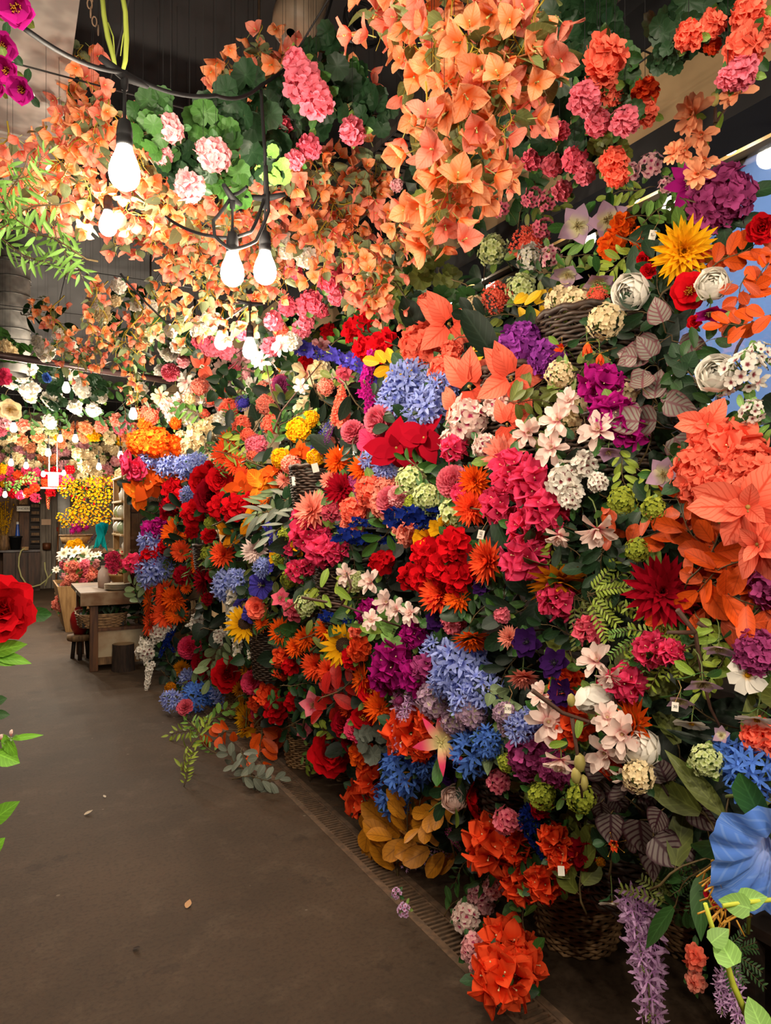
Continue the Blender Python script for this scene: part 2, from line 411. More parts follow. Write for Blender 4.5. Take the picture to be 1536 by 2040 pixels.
# ------------------------------------------------------------------ festoon bulbs and cables
def emis(name, col, s, clear):
    g = NT(name); e = g.n('ShaderNodeEmission', i_1=s); e.inputs[0].default_value = (*col, 1)
    t = g.n('ShaderNodeBsdfTransparent'); mx = g.n('ShaderNodeMixShader', i_0=clear)
    g.l(e.outputs[0], mx.inputs[1]); g.l(t.outputs[0], mx.inputs[2]); g.l(mx.outputs[0], g.out.inputs[0]); return g.m
M_BULB = emis('frosted_bulb', (1, .9, .72), 14.0, .6)
_b = MB(); _b.lathe([(.0005, -.052), (.012, -.05), (.021, -.044), (.027, -.034), (.0295, -.022), (.0285, -.009), (.024, .006), (.018, .02), (.0145, .032), (.0135, .04)], 24); _b.v = [(x * 1.12, y * 1.12, z * 1.1) for x, y, z in _b.v]; ME_BULB = _b.mesh('bulb', M_BULB)
_b = MB(); _b.lathe([(.0005, .036), (.0155, .036), (.0175, .04), (.0175, .052), (.0165, .053), (.0165, .058), (.0175, .06), (.0165, .075), (.013, .092), (.006, .098), (.004, .1), (.0035, .16), (.0075, .162), (.009, .2), (.0005, .205)], 20); ME_SOCK = _b.mesh('socket', M_BLACKPLASTIC)
_b = MB(); _b.tube([(-.06, 0, .2), (-.03, 0, .195), (0, 0, .19), (.03, 0, .195), (.06, 0, .2)], [.0065, .0085, .0105, .0085, .0065], 8); ME_CLIP = _b.mesh('cable_clip', M_BLACKPLASTIC)
LD = {}
_b = MB(); _b.tube([(0, 0, 0), (0, 0, 1)], .0007, 4); ME_WIRE = _b.mesh('tie_wire', M_BLACKPLASTIC)
def tie(r_, p):
    p = V(p)
    if p.z < 2.9: link('tie_wire', ME_WIRE, r_, r_.matrix_world.inverted() @ TR(*p) @ Matrix.Diagonal((1, 1, 3.80 - p.z, 1)))
def light_bulb(p, label, watts=None, rotz=0.0, group='warm festoon bulbs', parts=True):
    r_ = root('light_bulb', p, label, 'light bulb', group, rotz)
    link('bulb', ME_BULB, r_); link('socket', ME_SOCK, r_)
    if parts: link('cable_clip', ME_CLIP, r_)
    else: link('cord', ME_WIRE, r_, TR(0, 0, .15) @ Matrix.Diagonal((1, 1, max(3.80 - p.z - .15, .02), 1)))
    w = BULB_W * (watts or 1)
    if w not in LD:
        l_ = bpy.data.lights.new('bulb_light', 'POINT'); l_.energy = w; l_.color = BULB_COL; l_.shadow_soft_size = .026; LD[w] = l_
    o = link('bulb_light', LD[w], r_); o.location = (0, 0, -.02)
    return r_
def cable(pts, label, rad=.0045, sag=.0, name='festoon_cable'):
    out = []
    for a, b in zip(pts, pts[1:]):
        a = V(a); b = V(b)
        for k in range(10):
            t = k / 10; out.append(a.lerp(b, t) - V((0, 0, sag * 4 * t * (1 - t))))
    out.append(V(pts[-1])); o0 = out[0].copy()
    mbc = MB(); mbc.tube([q - o0 for q in out], rad, 6)
    o = link(name, mbc.mesh(name, M_BLACKPLASTIC)); o.location = o0
    tag(o, label, 'cable'); return o
B1 = at(248, 326, 1.55); B2 = at(463, 530, 2.0); B3 = at(528, 527, 2.05); B4 = at(498, 690, 3.2); B5 = at(440, 675, 3.7)
light_bulb(B1, 'large lit bulb hanging from black cable beside light green geranium leaves', 1.0, .5)
light_bulb(B2, 'lit bulb in black socket under looped cable, first of the pair', 1.0, .9)
light_bulb(B3, 'lit bulb in black socket under looped cable, second of the pair', 1.0, -.6)
light_bulb(B4, 'lit bulb in front of pink blossoms, above the violet thistle head', 1.7)
light_bulb(B5, 'lit bulb half hidden in pink blossoms behind the lower single bulb', 1.7)
light_bulb(at(388, 655, 4.9), 'bright bulb tucked among pale blossoms left of the lower pair of bulbs', 1.8, parts=False)
light_bulb(at(215, 440, 2.7), 'bright bulb buried in the peach bougainvillea above the spiral duct', 1.0, parts=False)
for i, (u, v, z, w) in enumerate(((132, 770, 6.2, .9), (265, 822, 5.85, 1.3), (27, 850, 7.0, 1.5), (96, 900, 8.5, 1.6), (22, 920, 9.5, 1.5), (52, 926, 10, 1.5), (86, 943, 11.5, 1.5), (127, 941, 12, 1.5), (197, 928, 9.5, 1.6), (10, 984, 11, 2.2), (48, 984, 12.5, 2.4), (240, 905, 8.6, 1.8), (150, 872, 8.4, 1.3), (120, 872, 9, 1.3))):
    light_bulb(at(u, v, z), ('far bulb among white hanging flowers', 'far bulb beside the orange hydrangeas at bank end', 'far bulb below the white camellia', 'far bulb over the concierge corner', 'far bulb above the red ceiling blossoms', 'far bulb, second above the red ceiling blossoms', 'far bulb in front of red ceiling blossoms', 'far bulb beside the small hanging box lamp', 'far bulb above the yellow forsythia', 'far bulb low at the photo edge among red blossoms', 'far bulb above the white wall sign', 'far bulb over the top of the wooden shelf unit', 'far bulb among cream blossoms, right one of two', 'far bulb among cream blossoms, left one of two')[i], w * 1.7, parts=False)
# along the window
WB = []
for i, (u, v) in enumerate(((1453, 297), (1560, 235), (1345, 352), (1262, 398), (1110, 470), (920, 575), (845, 612))):
    p = at_x(u, v - 20, 2.40); WB.append(p + V((0, 0, .2)))
    light_bulb(p, ('lit bulb in front of the blue window above the plum hydrangea', 'lit bulb at the frame edge before the blue window', 'lit bulb before the window behind pale blossoms', 'lit bulb before the window behind the mauve hellebores', 'lit bulb before the window behind pink blossoms', 'lit bulb glimpsed through round leaves near the red sedum', 'lit bulb glimpsed above the coral leaf spray')[i], .05, PI / 2)
WB.sort(key=lambda q: q.y); cable(WB, 'black festoon cable running along the top of the blue window', sag=.03)
# over and behind the camera: festoon continued unseen as fill, lowest bulb added for the baskets
OB = [(.55, .45, 2.85), (.1, -.7, 2.6), (.75, -1.3, 2.5), (-.6, .2, 2.6), (-.7, 1.6, 2.7), (.55, -.35, 2.2), (.15, -1.2, 1.95)]
for i, p in enumerate(OB): light_bulb(p, 'unseen festoon fill bulb hanging over the near end of the aisle', 2.5 if p[1] < .4 else 1.3, R.random() * 3)
t = V((0, 0, .2))
cable([at(30, 42, 1.2), B1 + t, at(430, 190, 1.75), at(520, 170, 2.0), at(640, 60, 2.6), at(670, -40, 2.9)], 'black festoon cable crossing the ceiling above the large bulb', .005, .02)
cable([at(330, 432, 2.2), at(420, 470, 2.05), at(500, 462, 2.0), B3 + t, at(528, 300, 1.95), at(520, 180, 2.0)], 'black cable rising from the pair of bulbs into geranium leaves', .005, .01)
cable([at(492, 372, 1.95), B2 + t, at(425, 440, 2.0), at(428, 470, 2.0), at(462, 497, 1.98), at(510, 480, 1.98), at(535, 420, 1.98), at(530, 330, 1.97)], 'black cable loop around the pair of bulbs', .005, .004)
cable([at(240, 545, 3.4), at(330, 640, 3.6), at(440, 640, 3.7), B4 + t, B5 + t], 'thin black cable feeding the two lower bulbs', .005, .01)
# chain and aerial stems at the top
p = at(188, 0, 1.9); rt = root('chain', p, 'rusty hanging chain above the large bulb', 'chain')
cb = MB()
for k in range(9):
    a = [2 * PI * j / 10 for j in range(11)]
    cb.tube([(.006 * math.cos(q), 0, .013 * math.sin(q)) if k % 2 else (0, .006 * math.cos(q), .013 * math.sin(q)) for q in a], .002, 5, cap=False)
    n0 = len(cb.v) - 55
    for j in range(n0, len(cb.v)): cb.v[j] = (cb.v[j][0] + .012 * math.sin(k * .9), cb.v[j][1], cb.v[j][2] + .09 - .021 * k)
part('link_chain', cb, M_IRON, rt)
M_STEM = leaf_mat('7f8a35'); M_DSTEM = mat('brown_twig', '4a2f22', .7); M_GSTEM = leaf_mat('5c7030')
for k, (pts, lb) in enumerate(((((203, -20), (207, 30), (215, 75), (225, 110), (232, 145)), 'green aerial stem hanging beside the chain'), (((242, -20), (250, 25), (252, 80), (250, 120), (243, 148)), 'green aerial stem with side roots, farther from the chain'))):
    r_ = root('aerial_root', at(*pts[0], 1.75), lb, 'stem'); o0 = at(*pts[0], 1.75)
    b = MB(); b.tube([at(u, v, 1.75) - o0 for u, v in pts], [.006, .006, .0065, .006, .004], 7)
    part('stem', b, M_STEM, r_)
    b = MB(); q = at(pts[2][0], pts[2][1] - 30, 1.75) - o0
    b.tube([q, q + V((.012 - .02 * k, 0, -.03)), q + V((.016 - .03 * k, 0, -.08))], [.002, .0018, .001], 5); part('side_root', b, M_STEM, r_)
# ------------------------------------------------------------------ flower kinds (unit diameter, facing +Z, stem going back along -Z)
PAL = dict(peach='ffb184', coral='ff7f66', salmon='fb9f8a', orange='f5641c', redorange='f8592f', red='cf1520', crimson='9c0f22', hotpink='f04a76',
  magenta='c4248f', plum='b04a84', purple='96409f', mauve='bd9db6', lilac='dcb4df', paleblue='a6b4f0', blue='5b86dc', navy='16266e', violet='5049b4',
  white='f1ebe0', cream='f3dfb4', blush='fbe2d8', pink='f07f92', rose='e8687e', yellow='f7b91c', ochre='c87d16', greenwhite='d9e3a8', lime='a9b444',
  darkpurple='35184f', lightpink='f5b9bd', rust='d9531c', silver='9fa595', black='161019')
CN = dict(peach='peach', coral='coral', salmon='salmon', orange='orange', redorange='red-orange', red='red', crimson='dark crimson', hotpink='hot pink',
  magenta='magenta', plum='plum-pink', purple='purple', mauve='dusty mauve', lilac='lilac', paleblue='pale blue', blue='mid blue', navy='navy blue', violet='violet-blue',
  white='white', cream='cream', blush='blush pink', pink='pink', rose='rose pink', yellow='yellow', ochre='ochre', greenwhite='green-white', lime='lime green',
  darkpurple='dark purple', lightpink='light pink', rust='rust-orange', silver='silver-grey', black='near-black')
BASE = dict(peach='f57f3a', salmon='f0705a', orange='f2a02c', redorange='e43a16', hotpink='d62a5c', magenta='8d0f62', blush='ec8f8c', mauve='d8d3a0', white='f5efc9', yellow='e08a10',
  lilac='c89acf', paleblue='6f7ccf', coral='f55f48', red='a80c18', rose='c23a58', ochre='a85f10', greenwhite='b4c56a', pink='d9536c', plum='933468', lightpink='e58a9a')
def pm(c, base=None, **k): return petal_mat(PAL[c], base or PAL.get(BASE.get(c, c), BASE.get(c, PAL[c])), **k)
def leaf_petal(mb, M, L, W, prof='oval', nu=4, nv=5, curl=-.35, cup=.25, m=0): mb.petal(M, L, W, prof, cup, curl, nu, nv, m=m)
def rad(mb, n, L, W, e, r0=.0, z=0.0, cup=.25, curl=.2, prof='oval', nu=2, nv=4, jit=.08, ruf=0, off=0, m=0):
    for k in range(n):
        a = 2 * PI * (k + off) / n + R.uniform(-jit, jit) * 3 / max(n / 6, 1)
        M = RZ(a) @ TR(0, r0, z + R.uniform(-.004, .004)) @ RX(math.radians(e) + R.uniform(-jit, jit)) @ RY(R.uniform(-jit, jit) * 1.5)
        mb.petal(M, L * R.uniform(.92, 1.06), W, prof, cup, curl, nu, nv, ruf, m)
def stem_mesh(n=5, rad_=.018, L=1.0, bend=.5):
    b = MB(); b.tube([(0, 0, -.02), (0, -.02, -.25 * L), (.02, -.12 * bend, -.5 * L), (.0, -.35 * bend, -.8 * L), (-.03, -.7 * bend, -1.0 * L)], [rad_, rad_, rad_, rad_, rad_ * .9], n)
    return b
def stamens(mb, n, L, r, m=0, spread=25, head=.016):
    for k in range(n):
        a = 2.4 * k; e = math.radians(R.uniform(0, spread)); d = V((math.sin(e) * math.cos(a), math.sin(e) * math.sin(a), math.cos(e)))
        p0 = V((r * math.cos(a), r * math.sin(a), .0)) * R.random(); p1 = p0 + d * L * R.uniform(.8, 1.1)
        mb.tube([p0, p1], r * .06 + .004, 3, m=m, cap=False); mb.ball(p1, head, 5, m=m)
def fib(n, maxa):
    zmin = math.cos(math.radians(maxa))
    for k in range(n):
        z = 1 - (1 - zmin) * (k + .5) / n; s = math.sqrt(max(0, 1 - z * z)); a = 2.39996 * k
        yield V((s * math.cos(a), s * math.sin(a), z))
def jfr(d, j=.34): return frame(d + V((R.uniform(-j, j), R.uniform(-j, j), R.uniform(-j, j)))) @ RZ(R.random() * 6.28)
def floret(mb, M, kind, s, m=0):
    S = M @ Matrix.Scale(s, 4)
    if kind == 'four': n, L, W, e, pr, nv, nu, curl = 4, .52, .56, 14, 'round', 2, 2, .3
    elif kind == 'five': n, L, W, e, pr, nv, nu, curl = 5, .52, .44, 14, 'round', 3, 2, .1
    elif kind == 'bell': n, L, W, e, pr, nv, nu, curl = 5, .55, .40, 38, 'oval', 3, 2, -.4
    elif kind == 'star6': n, L, W, e, pr, nv, nu, curl = 6, .66, .2, 42, 'strap', 3, 1, -.5
    elif kind == 'star5': n, L, W, e, pr, nv, nu, curl = 5, .62, .17, 20, 'spoon', 3, 1, .0
    elif kind == 'tuft': n, L, W, e, pr, nv, nu, curl = 5, .5, .22, 50, 'strap', 2, 1, .2
    else:
        for k in range(3):
            S2 = S @ RZ(2 * PI * k / 3 + R.uniform(-.15, .15)) @ TR(0, .03, 0) @ RX(math.radians(R.uniform(34, 58)))
            mb.petal(S2, .64, .56, 'bract', .28, -.35, 4, 5, .07, m)
        return
    a0 = R.random()
    for k in range(n):
        mb.petal(S @ RZ(2 * PI * (k + a0) / n) @ TR(0, .02, 0) @ RX(math.radians(e + R.uniform(-8, 8))), L, W, pr, .22, curl, nu, nv, .08 if kind == 'four' else .05, m)

def back_leaves(col='3d6a2a', n=3, L=.42, W=.24, prof='oval', z=-.16, r=.2, e=8):
    b = MB()
    for k in range(n):
        a = 2 * PI * k / n + R.uniform(-.5, .5)
        M = RZ(a) @ TR(0, r * R.uniform(.7, 1.2), z + R.uniform(-.08, .04)) @ RX(math.radians(e + R.uniform(-25, 25))) @ RY(R.uniform(-.5, .5))
        b.petal(M, L * R.uniform(.8, 1.2), W * R.uniform(.85, 1.1), prof, .25, -.3, 4, 5)
        b.tube([(0, 0, z - .12), M @ V((0, .02, 0))], .01, 4, cap=False)
    return b.mesh('foliage', leaf_mat(col))
GREENS = ['2f5a26', '3c6b2c', '54782e', '2a4d2c', '6c8a38']
def P_bloom(layers, colour, base=None, **k):
    b = MB()
    for L in layers: rad(b, **L)
    return b.mesh('bloom', pm(colour, base, **k))
def K(n, L, W, e, prof='oval', **k): return dict(n=n, L=L, W=W, e=e, prof=prof, **k)
RADIAL = {
 'dahlia': [K(17, .5, .12, 4, 'point', cup=.5, off=0), K(17, .48, .115, 20, 'point', cup=.5, off=.5), K(15, .42, .11, 36, 'point', cup=.5), K(13, .34, .1, 52, 'point', cup=.5, off=.5), K(10, .26, .08, 66, 'point', cup=.5), K(7, .18, .06, 80, 'point', cup=.4)],
 'chrysanthemum': [K(15, .5, .14, -8, 'point', curl=.35), K(15, .48, .13, 10, 'point', off=.5, curl=.35), K(13, .42, .12, 28, 'point', curl=.3), K(11, .33, .11, 46, 'point', off=.5), K(9, .23, .09, 64, 'point'), K(6, .15, .07, 80, 'point')],
 'gerbera': [K(20, .5, .095, 2, 'strap', cup=.2), K(20, .46, .09, 12, 'strap', off=.5), K(16, .22, .05, 40, 'strap')],
 'sunflower': [K(18, .5, .15, 4, 'point', r0=.12, curl=-.1), K(16, .46, .14, 16, 'point', r0=.12, off=.5)],
 'peony': [K(8, .5, .44, 8, 'round', ruf=.09, cup=.35), K(8, .45, .38, 28, 'round', ruf=.1, off=.5, cup=.4, curl=.4), K(7, .38, .32, 48, 'round', ruf=.1, curl=.5), K(6, .32, .28, 64, 'round', ruf=.1, off=.5, curl=.5), K(6, .26, .22, 78, 'round', ruf=.09, curl=.5), K(4, .2, .18, 88, 'round', ruf=.08)],
 'carnation': [K(14, .5, .3, 4, 'notch', ruf=.12), K(14, .46, .28, 22, 'notch', ruf=.13, off=.5), K(12, .4, .26, 42, 'notch', ruf=.13), K(11, .34, .22, 60, 'notch', ruf=.13, off=.5), K(8, .28, .2, 78, 'notch', ruf=.12)],
 'ranunculus': [K(8, .46, .44, 18, 'round', cup=.5, curl=1.3), K(8, .48, .42, 36, 'round', cup=.5, curl=1.3, off=.5), K(7, .46, .38, 52, 'round', cup=.5, curl=1.2), K(7, .42, .32, 62, 'round', cup=.5, curl=1.0, off=.5), K(6, .37, .26, 70, 'round', cup=.5, curl=.9), K(5, .33, .2, 78, 'round', cup=.5, curl=.7), K(4, .29, .15, 84, 'round', curl=.5)],
 'camellia': [K(6, .5, .48, 6, 'round', cup=.3, curl=.35), K(5, .42, .42, 24, 'round', cup=.35, curl=.4, off=.5)],
 'anemone': [K(6, .5, .36, 4, 'oval', cup=.3, curl=.35), K(6, .45, .33, 20, 'oval', off=.5, cup=.35, curl=.4)],
 'hellebore': [K(5, .5, .46, 6, 'heart', cup=.2, curl=.35, ruf=.03)],
 'clematis': [K(8, .5, .26, 4, 'point', cup=.2, curl=.1)],
 'cosmos': [K(8, .5, .34, 10, 'notch', cup=.2, curl=-.1, ruf=.03)],
 'magnolia': [K(7, .54, .25, 10, 'spoon', cup=.5, curl=-.25, jit=.3), K(6, .5, .23, 34, 'spoon', cup=.55, curl=-.1, off=.5, jit=.25), K(4, .36, .18, 62, 'spoon', cup=.5)],
 'lily': [K(3, .58, .21, 42, 'point', cup=.25, curl=-1.2, ruf=.03), K(3, .58, .16, 46, 'point', cup=.25, curl=-1.2, off=.5)],
 'poinsettia': [K(5, .52, .36, 4, 'bract', cup=.15, curl=-.35, jit=.3), K(4, .44, .32, -18, 'bract', off=.5, cup=.15, curl=-.3, jit=.35), K(3, .26, .18, 30, 'bract')],
 'flat_spray': [K(5, .5, .37, 4, 'heart', r0=.06, cup=.14, curl=-.2, jit=.22)],
 'poppy': [K(5, .5, .6, 22, 'notch', ruf=.08, cup=.3, curl=.4), K(4, .44, .52, 40, 'notch', ruf=.08, cup=.3, curl=.3, off=.5)],
 'gloriosa': [K(6, .5, .12, 50, 'point', curl=.9, ruf=.06, cup=.3)],
 'fuchsia_bud': [K(6, .5, .3, 55, 'oval', cup=.5, curl=.7)],
 'oak_spray': [K(6, .5, .3, 6, 'notch', ruf=.05, cup=.1, jit=.3), K(4, .36, .24, 26, 'notch', off=.5, ruf=.05, jit=.3)],
}
CLUST = {  # floret, n, radius, floret size, spread, pedicel
 'hydrangea': ('four', 66, .35, .27, 112, 0), 'geranium': ('five', 20, .27, .46, 108, 0), 'forsythia': ('bell', 9, .4, .34, 90, .012), 'viburnum': ('five', 62, .39, .19, 110, 0), 'phlox': ('five', 20, .34, .34, 82, .03),
 'sedum': ('tuft', 170, .4, .15, 95, 0), 'agapanthus': ('star6', 26, .33, .34, 105, .012), 'bougainvillea': ('bract', 15, .24, .5, 105, 0), 'azalea': ('five', 9, .22, .62, 85, 0),
 'blossom': ('five', 13, .36, .3, 88, .02), 'allium': ('tuft', 110, .4, .13, 120, 0), 'marigold': ('four', 95, .36, .2, 115, 0)}
SPIKE = {  # floret, n, radius at base, radius at tip, floret size, tilt
 'delphinium': ('bell', 34, .085, .02, .17, 10), 'wisteria': ('four', 60, .11, .03, .13, -10), 'statice': ('tuft', 120, .13, .04, .1, 20), 'nerine': ('star5', 34, .12, .07, .3, 10),
 'spirea': ('five', 44, .12, .05, .17, 0), 'stock': ('four', 70, .16, .07, .17, 15), 'broom': ('bell', 40, .1, .03, .12, 20)}
NOUN = {'dahlia': 'spiky dahlia', 'chrysanthemum': 'shaggy dahlia', 'gerbera': 'daisy-like gerbera', 'sunflower': 'sunflower', 'peony': 'ruffled peony', 'carnation': 'frilled carnation', 'ranunculus': 'round ranunculus',
 'camellia': 'open camellia', 'anemone': 'dark-centred anemone', 'hellebore': 'five-petalled hellebore', 'clematis': 'flat clematis', 'cosmos': 'cosmos flower', 'magnolia': 'magnolia blossom', 'lily': 'star-shaped lily', 'poinsettia': 'poinsettia leaf star',
 'flat_spray': 'five-leaf spray', 'poppy': 'crinkled poppy', 'gloriosa': 'flame lily', 'fuchsia_bud': 'closed bud', 'oak_spray': 'lobed leaf spray', 'hydrangea': 'hydrangea head', 'geranium': 'geranium head', 'viburnum': 'snowball viburnum', 'phlox': 'phlox cluster',
 'sedum': 'sedum head', 'agapanthus': 'agapanthus head', 'bougainvillea': 'bougainvillea cluster', 'azalea': 'azalea cluster', 'forsythia': 'forsythia sprig', 'blossom': 'cherry blossom cluster', 'allium': 'globe thistle', 'marigold': 'pompom marigold',
 'delphinium': 'delphinium spike', 'wisteria': 'wisteria tassel', 'statice': 'statice spike', 'nerine': 'hanging star-flower tassel', 'spirea': 'spirea spray', 'stock': 'stock flower spike', 'broom': 'broom sprig', 'pompom': 'pompom dahlia', 'petunia': 'trumpet petunia'}
CAT = {'flat_spray': 'leaf spray', 'oak_spray': 'leaf spray', 'poinsettia': 'leaf spray'}
_kinds = {}
VAR = [0]
def kind_meshes(kind, colour):
    VAR[0] += 1
    big = kind in CLUST
    key = (kind, colour, VAR[0] % 2 if not big else VAR[0] % 2)
    if key in _kinds: return _kinds[key]
    P = []
    if kind == 'ranunculus':
        b = MB()
        for i, (rr, th0, n) in enumerate(((.5, 62, 6), (.45, 48, 6), (.4, 37, 6), (.34, 28, 5), (.27, 20, 5), (.19, 12, 4), (.1, 5, 3))):
            for k in range(n):
                a0 = 2 * PI * (k + .5 * (i % 2)) / n + R.uniform(-.12, .12); hw = PI / n * 1.35; r0 = rr * R.uniform(.96, 1.04); rv = R.random(); tp = th0 + R.uniform(-5, 6); rows = []
                for j in range(6):
                    q = j / 5; row = []
                    for s in range(7):
                        x = s / 3 - 1; th = math.radians(150 + (tp + 16 * x * x - 150) * q); ph = a0 + hw * x * math.sin(PI * min(.95, .2 + .5 * q)); rw = r0 * (1 + .05 * q * x * x + (.1 if j == 5 else 0) + .02 * x)
                        row.append(b.add((rw * math.sin(th) * math.cos(ph), rw * math.sin(th) * math.sin(ph), rw * math.cos(th) * .88), q, rv, x))
                    rows.append(row)
                for j in range(5):
                    for s in range(6): b.quad(rows[j][s], rows[j][s + 1], rows[j + 1][s + 1], rows[j + 1][s])
        b.ball((0, 0, -.05), .13, 8)
        P.append(('bloom', b.mesh('bloom', petal_mat({'white': 'fbf7ee'}.get(colour, PAL[colour]), {'white': 'f4efd2'}.get(colour, PAL[colour])))))
    elif kind in RADIAL:
        kw = {}
        base = None
        if kind == 'cosmos': base = PAL['yellow']; kw = dict(lo=.0, hi=.35)
        if kind == 'lily': base = 'f1e2a0'; kw = dict(lo=.1, hi=.75)
        if kind == 'gloriosa': base = 'f0b040'; kw = dict(lo=.0, hi=.4)
        if kind == 'magnolia': base = {'peach': 'd8764a'}.get(colour, 'e4667a'); kw = dict(lo=-.05, hi=.55)
        if kind == 'sunflower': base = 'd08a08'
        if kind == 'chrysanthemum' and colour == 'blush': base = 'c06a90'
        if kind in CAT: kw = dict(vein={'coral': 'd9503a'}.get(colour, BASE.get(colour, PAL[colour])), transl=.2)
        P.append(('bloom' if kind not in CAT else 'leaf_star', P_bloom(RADIAL[kind], colour, base, **kw)))
        b = MB(); cm = None
        if kind in ('gerbera', 'sunflower'):
            r = .11 if kind == 'gerbera' else .2
            for d in fib(90, 75): b.ball((d.x * r, d.y * r, .02 + .05 * d.z), .018, 5)
            b.lathe([(r * 1.05, -.02), (r * .9, .04), (r * .4, .065), (.001, .07)], 16)
            cm = mat('flower_disc_brown' if kind == 'sunflower' else 'flower_disc_amber', '3a2413' if kind == 'sunflower' else '7a4a14', .9)
        elif kind in ('camellia', 'poppy'): stamens(b, 26, .17, .07, spread=38); cm = petal_mat('f0b83c', 'f5d890')
        elif kind == 'anemone': b.ball((0, 0, .04), .06, 10); stamens(b, 30, .15, .05, spread=70, head=.012); cm = mat('anemone_centre', '120b18', .6)
        elif kind in ('hellebore', 'clematis'): stamens(b, 26, .13, .05, spread=62, head=.011); cm = petal_mat('c9b478', '6a4a62')
        elif kind == 'cosmos': b.ball((0, 0, .02), .07, 10, sq=.6); stamens(b, 14, .07, .05, spread=30); cm = petal_mat('e8a818')
        elif kind == 'magnolia': b.ball((0, 0, .06), .05, 8, sq=1.5); cm = petal_mat('e4d6a0', 'cc8a70')
        elif kind == 'lily': stamens(b, 6, .34, .03, spread=28, head=.02); cm = petal_mat('d8cf88')
        elif kind in ('flat_spray', 'poinsettia', 'oak_spray'): b.ball((0, 0, .0), .03, 6); b.tube([(0, 0, -.02), (.02, -.05, .03)], .012, 4); cm = leaf_mat('8a6a30')
        elif kind == 'gloriosa': stamens(b, 6, .4, .03, spread=75, head=.02); cm = petal_mat('d8b050')
        if cm: P.append(('centre' if kind not in CAT else 'twig', b.mesh('centre', cm)))
    elif kind in CLUST:
        fl, n, r, fs, sp, ped = CLUST[kind]
        b = MB(); pd = MB()
        base = None; kw = {}
        if kind in ('phlox', 'blossom'): base = {'white': '8a3a44', 'blush': 'c2366a', 'lightpink': 'b02860', 'pink': 'a81850'}.get(colour, 'b04060'); kw = dict(lo=.1, hi=.4)
        if kind == 'hydrangea' : kw = dict(lo=.0, hi=.5)
        for d in fib(n, sp):
            q = d * r * R.uniform(.76, 1.14); q.z *= .85
            floret(b, TR(*q) @ jfr(d), fl, fs * R.uniform(.88, 1.12))
            if ped: pd.tube([(0, 0, -.25), q * .5 + V((0, 0, -.06)), q], ped * .8, 4, cap=False)
        P.append(('flower_head', b.mesh('flower_head', pm(colour, base, **kw))))
        if not ped: pd.ball((0, 0, -.02), r * .72, 10, sq=.85)
        P.append(('stalk_core', pd.mesh('stalk_core', leaf_mat('5d6e34') if ped else (pm(colour) if kind in ('hydrangea', 'marigold', 'sedum', 'allium') else leaf_mat('48602c')))))
        if kind == 'bougainvillea':
            b = MB()
            for d in fib(12, 100): b.tube([d * .2, d * .32], .006, 4); b.ball(d * .33, .016, 5)
            P.append(('stamen', b.mesh('stamen', petal_mat('f6e7b0'))))
    elif kind == 'pompom':
        b = MB()
        for d in fib(130, 125):
            M = TR(*(d * .3)) @ frame(d.orthogonal(), d)
            y = d; x = d.orthogonal().normalized(); z = x.cross(y)
            Mx = Matrix((x, y, z)).transposed().to_4x4()
            # petal cupped toward the crown
            up = V((0, 0, 1)); zz = (up - y * up.dot(y)); zz = zz.normalized() if zz.length > .05 else z
            xx = y.cross(zz); Mx = Matrix((xx, y, zz)).transposed().to_4x4()
            b.petal(TR(*(d * .26)) @ Mx @ RX(R.uniform(-.3, .1)), .24, .17, 'round', .5, .35, 2, 3)
        b.ball((0, 0, 0), .3, 10)
        P.append(('bloom', b.mesh('bloom', pm(colour, lo=.2, hi=.9))))
    elif kind == 'petunia':
        b = MB(); n = 60; rings = []
        for j, (rr, z) in enumerate(((.03, -.4), (.06, -.25), (.11, -.1), (.2, .0), (.36, .06), (.5, .05))):
            rings.append([b.add((rr * (1 + .1 * (j / 5) * math.cos(5 * 2 * PI * k / n)) * math.cos(2 * PI * k / n), rr * (1 + .1 * (j / 5) * math.cos(5 * 2 * PI * k / n)) * math.sin(2 * PI * k / n), z + .035 * (j / 5) * math.sin(15 * 2 * PI * k / n)), j / 5, .5, ((k * 5 / n) % 1) * 2 - 1) for k in range(n)])
        for a, c in zip(rings, rings[1:]):
            for k in range(n): b.quad(a[k], a[(k + 1) % n], c[(k + 1) % n], c[k])
        P.append(('bloom', b.mesh('bloom', pm(colour, PAL['darkpurple'] if colour == 'violet' else 'b9c6f4', lo=.1, hi=.75, vein='2c1860' if colour == 'violet' else '7ea2e6'))))
        b = MB(); stamens(b, 7, .2, .03); P.append(('centre', b.mesh('centre', petal_mat('e8dca0'))))
    if kind in SPIKE:
        fl, n, r0, r1, fs, tilt = SPIKE[kind]
        b = MB(); st = MB(); pts = [V((.03 * math.sin(3 * k / 8), .03 * math.cos(2 * k / 8) - .03, k / 8)) for k in range(9)]
        for k in range(n):
            t = (k + .5) / n; a = 2.4 * k; rr = (r0 + (r1 - r0) * t) * R.uniform(.6, 1.1); i = min(int(t * 8), 7); c = pts[i].lerp(pts[i + 1], t * 8 - i)
            d = V((math.cos(a), math.sin(a), math.tan(math.radians(tilt)))).normalized()
            s = fs * (1.1 - .55 * t) * R.uniform(.85, 1.15)
            floret(b, TR(*(c + d * rr)) @ jfr(d), fl, s)
            st.tube([c, c + d * rr], .004, 3, cap=False)
        st.tube(pts, [.012 - .007 * k / 8 for k in range(9)], 5)
        for k in range(6): st.ball(pts[8] + V((.012 * math.sin(k * 2), .012 * math.cos(k * 2), -.02 + .012 * k)), .012, 5)
        base = {'nerine': 'c58fcc', 'spirea': '5a4030', 'wisteria': 'efe0b8'}.get(kind)
        P.append(('flower_spike', b.mesh('flower_spike', pm(colour, base, **(dict(lo=.05, hi=.35) if kind == 'spirea' else {})))))
        P.append(('stem', st.mesh('stem', leaf_mat('6d7a3a'))))
    else:
